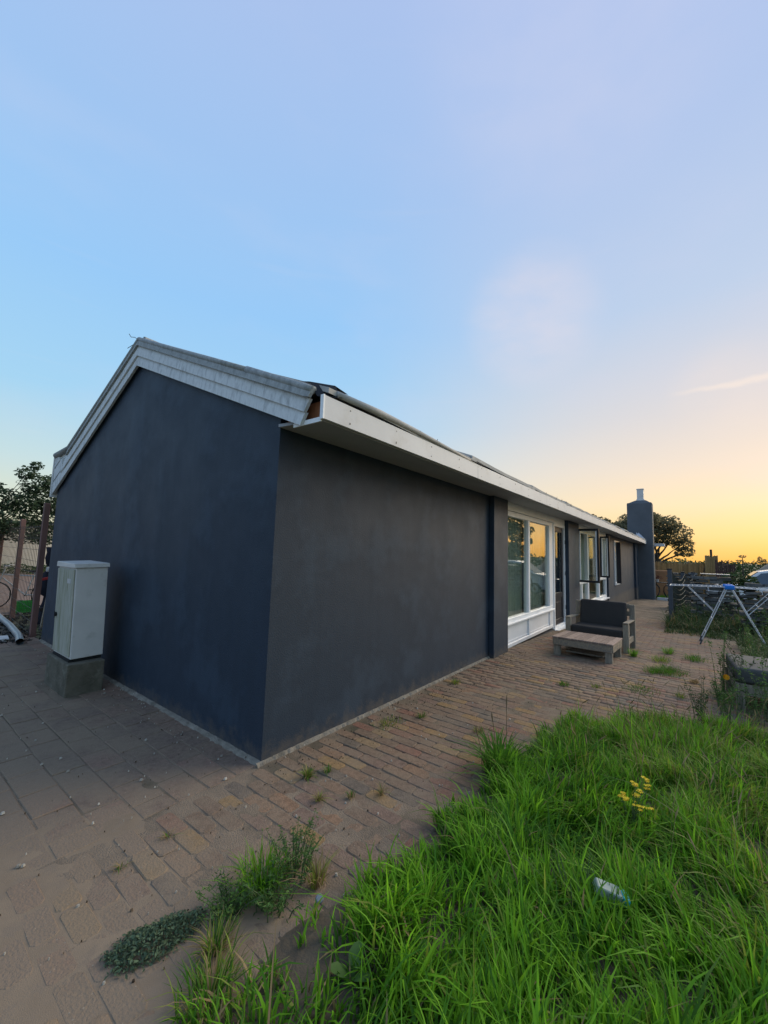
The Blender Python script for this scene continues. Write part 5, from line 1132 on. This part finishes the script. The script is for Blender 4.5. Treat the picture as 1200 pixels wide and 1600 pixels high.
# weedy strips
def strip(label, name, x0, x1, y0, y1, n, h, mi):
    X = rng.uniform(x0, x1, n); Y = rng.uniform(y0, y1, n); k = noise2(X, Y, 1.7)+rng.normal(0, .4, n) > -.45; X, Y = X[k], Y[k]; n = len(X)
    m = np.where(rng.random(n) < .5, mi[0], mi[1]); m = np.where(rng.random(n) < .08, 3, m)
    o = blades(np.stack([X, Y, gzv(X)], 1), h*rng.gamma(6, 1/6, n)*(1+.4*noise2(X, Y, 2.2)), rng.uniform(.006, .016, n), rng.gamma(3, .25, n), [M['g_dull'], M['g_dull'], M['g_yel'], M['g_dry']] if name != 'grass_patch' else [M['g_mid'], M['g_dark'], M['g_yel'], M['g_dry']], m, name)
    return tag(o, label, 'weeds', kind='stuff')
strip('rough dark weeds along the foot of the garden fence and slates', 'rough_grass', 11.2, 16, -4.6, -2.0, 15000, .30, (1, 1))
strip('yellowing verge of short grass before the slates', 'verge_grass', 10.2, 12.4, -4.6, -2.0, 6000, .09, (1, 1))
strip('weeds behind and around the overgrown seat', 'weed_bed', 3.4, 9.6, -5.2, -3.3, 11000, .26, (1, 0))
strip('bright green grass patch beyond the chimney foot', 'grass_patch', 28.0, 28.9, -1.5, 0.2, 5000, .14, (0, 0))
P = np.concatenate([crown_sphere(300, (x, y, gz(x)+h*.5), h*.6, 1.2) for x, y, h in [(13.2, -2.6, .55), (12.9, -3.1, .6), (13.3, -3.6, .75), (13.0, -2.2, .5), (11.4, -3.9, .6), (10.8, -4.2, .7), (12.5, -2.35, .45)]])
tag(leaves('ground_cover', P, .06, [M['leaf_bush']], np.zeros(len(P), int)), 'leafy undergrowth before the slate stacks', 'undergrowth', kind='stuff')

# ------------------------------------------------------------------ litter
lit = thing('paper_carton', 'crumpled white drink carton with a blue end lying in the grass', 'litter', (.20, -2.27, .120)); lit.scale = (1.2, 1.0, 1.0); lit.rotation_euler = (R(14), R(18), R(-62))
q = MB(); q.hexa([(-.055, -.028, -.02), (.035, -.03, -.022), (.035, .03, -.018), (-.055, .026, -.02), (-.055, -.024, .02), (.035, -.028, .024), (.035, .028, .022), (-.055, .024, .018)]); q.build('carton', M['paper'], lit, bevel=.004, seg=1)
q = MB(); q.hexa([(.0353, -.03, -.022), (.065, -.028, -.018), (.065, .028, -.018), (.0353, .03, -.018), (.0353, -.028, .024), (.065, -.022, .016), (.065, .024, .014), (.0353, .028, .022)]); q.build('blue_end', M['paperblue'], lit, bevel=.003, seg=1)
q = MB(); q.add([(-.075, -.012, .055), (-.055, -.02, .02), (-.056, .015, .018), (-.085, .012, .06), (-.078, 0, .058)], [(0, 1, 2, 3)]); q.build('torn_flap', M['paper'], lit)
q = MB(); q.add([(-.0745, -.006, .054), (-.062, -.010, .032), (-.063, .006, .031), (-.079, .006, .057)], [(0, 1, 2, 3)]); q.build('red_print', M['paperred'], lit)
q = MB(); q.tube([(0, 0, 0), (0, 0, .012)], [.020, .017], 16); o = q.build('plastic_lid', M['lid'], bevel=.003, seg=1, loc=(-.56, -1.21, .02)); o.rotation_euler = (R(25), R(-20), 0); tag(o, 'pale blue crumpled plastic lid beside the dried grass', 'lid')
# pale chips and dark bits over the paving
def chips(name, label, n, s0, s1, m, region, bias=None):
    V = []; F = []; off = 0
    for _ in range(n):
        x = random.uniform(*region[0]); y = random.uniform(*region[1])
        if y < float(lawn_edge(x))-.05: continue
        if y > -.02 and x > -.02: continue
        if -.55 < x < -.17 and 2.58 < y < 3.36: continue
        s = random.uniform(s0, s1)*random.choice((.6, .8, 1, 1.4)); a0 = random.uniform(0, 6.28); k = 5; z = gz(x)+.007+(.004 if y > 0 else 0)
        el = random.uniform(.45, 1)
        ring = [(x+s*math.cos(a0+i*6.28/k)*random.uniform(.7, 1.2), y+s*el*math.sin(a0+i*6.28/k)*random.uniform(.7, 1.2)) for i in range(k)]
        V += [(p[0], p[1], z-.008) for p in ring]+[(x+(p[0]-x)*.7, y+(p[1]-y)*.7, z+s*.25*random.uniform(.6, 1.2)) for p in ring]
        F += [tuple(off+i for i in (5, 6, 7, 8, 9))]+[(off+i, off+(i+1) % k, off+k+(i+1) % k, off+k+i) for i in range(k)]; off += 10
    q = MB(); q.add(V, F); return tag(q.build(name, m), label, 'debris', kind='stuff')
chips('paint_chips', 'pale mortar and paint chips scattered over the paving', 330, .003, .010, M['chip'], ((-1.6, 2.4), (-1.4, 3.5)))
chips('wall_debris', 'pale mortar crumbs along the foot of the gable wall', 90, .003, .010, M['chip'], ((-.30, -.01), (0, 5.5)))
chips('dark_bits', 'dark crumbs of soil and leaf litter on the paving', 700, .0015, .005, M['straw'], ((-2.2, 4.0), (-1.5, 3.5)))
chips('leaf_litter', 'brown leaf litter at the foot of the long wall', 420, .002, .007, M['straw'], ((0.0, 5.0), (-.45, -.03)))
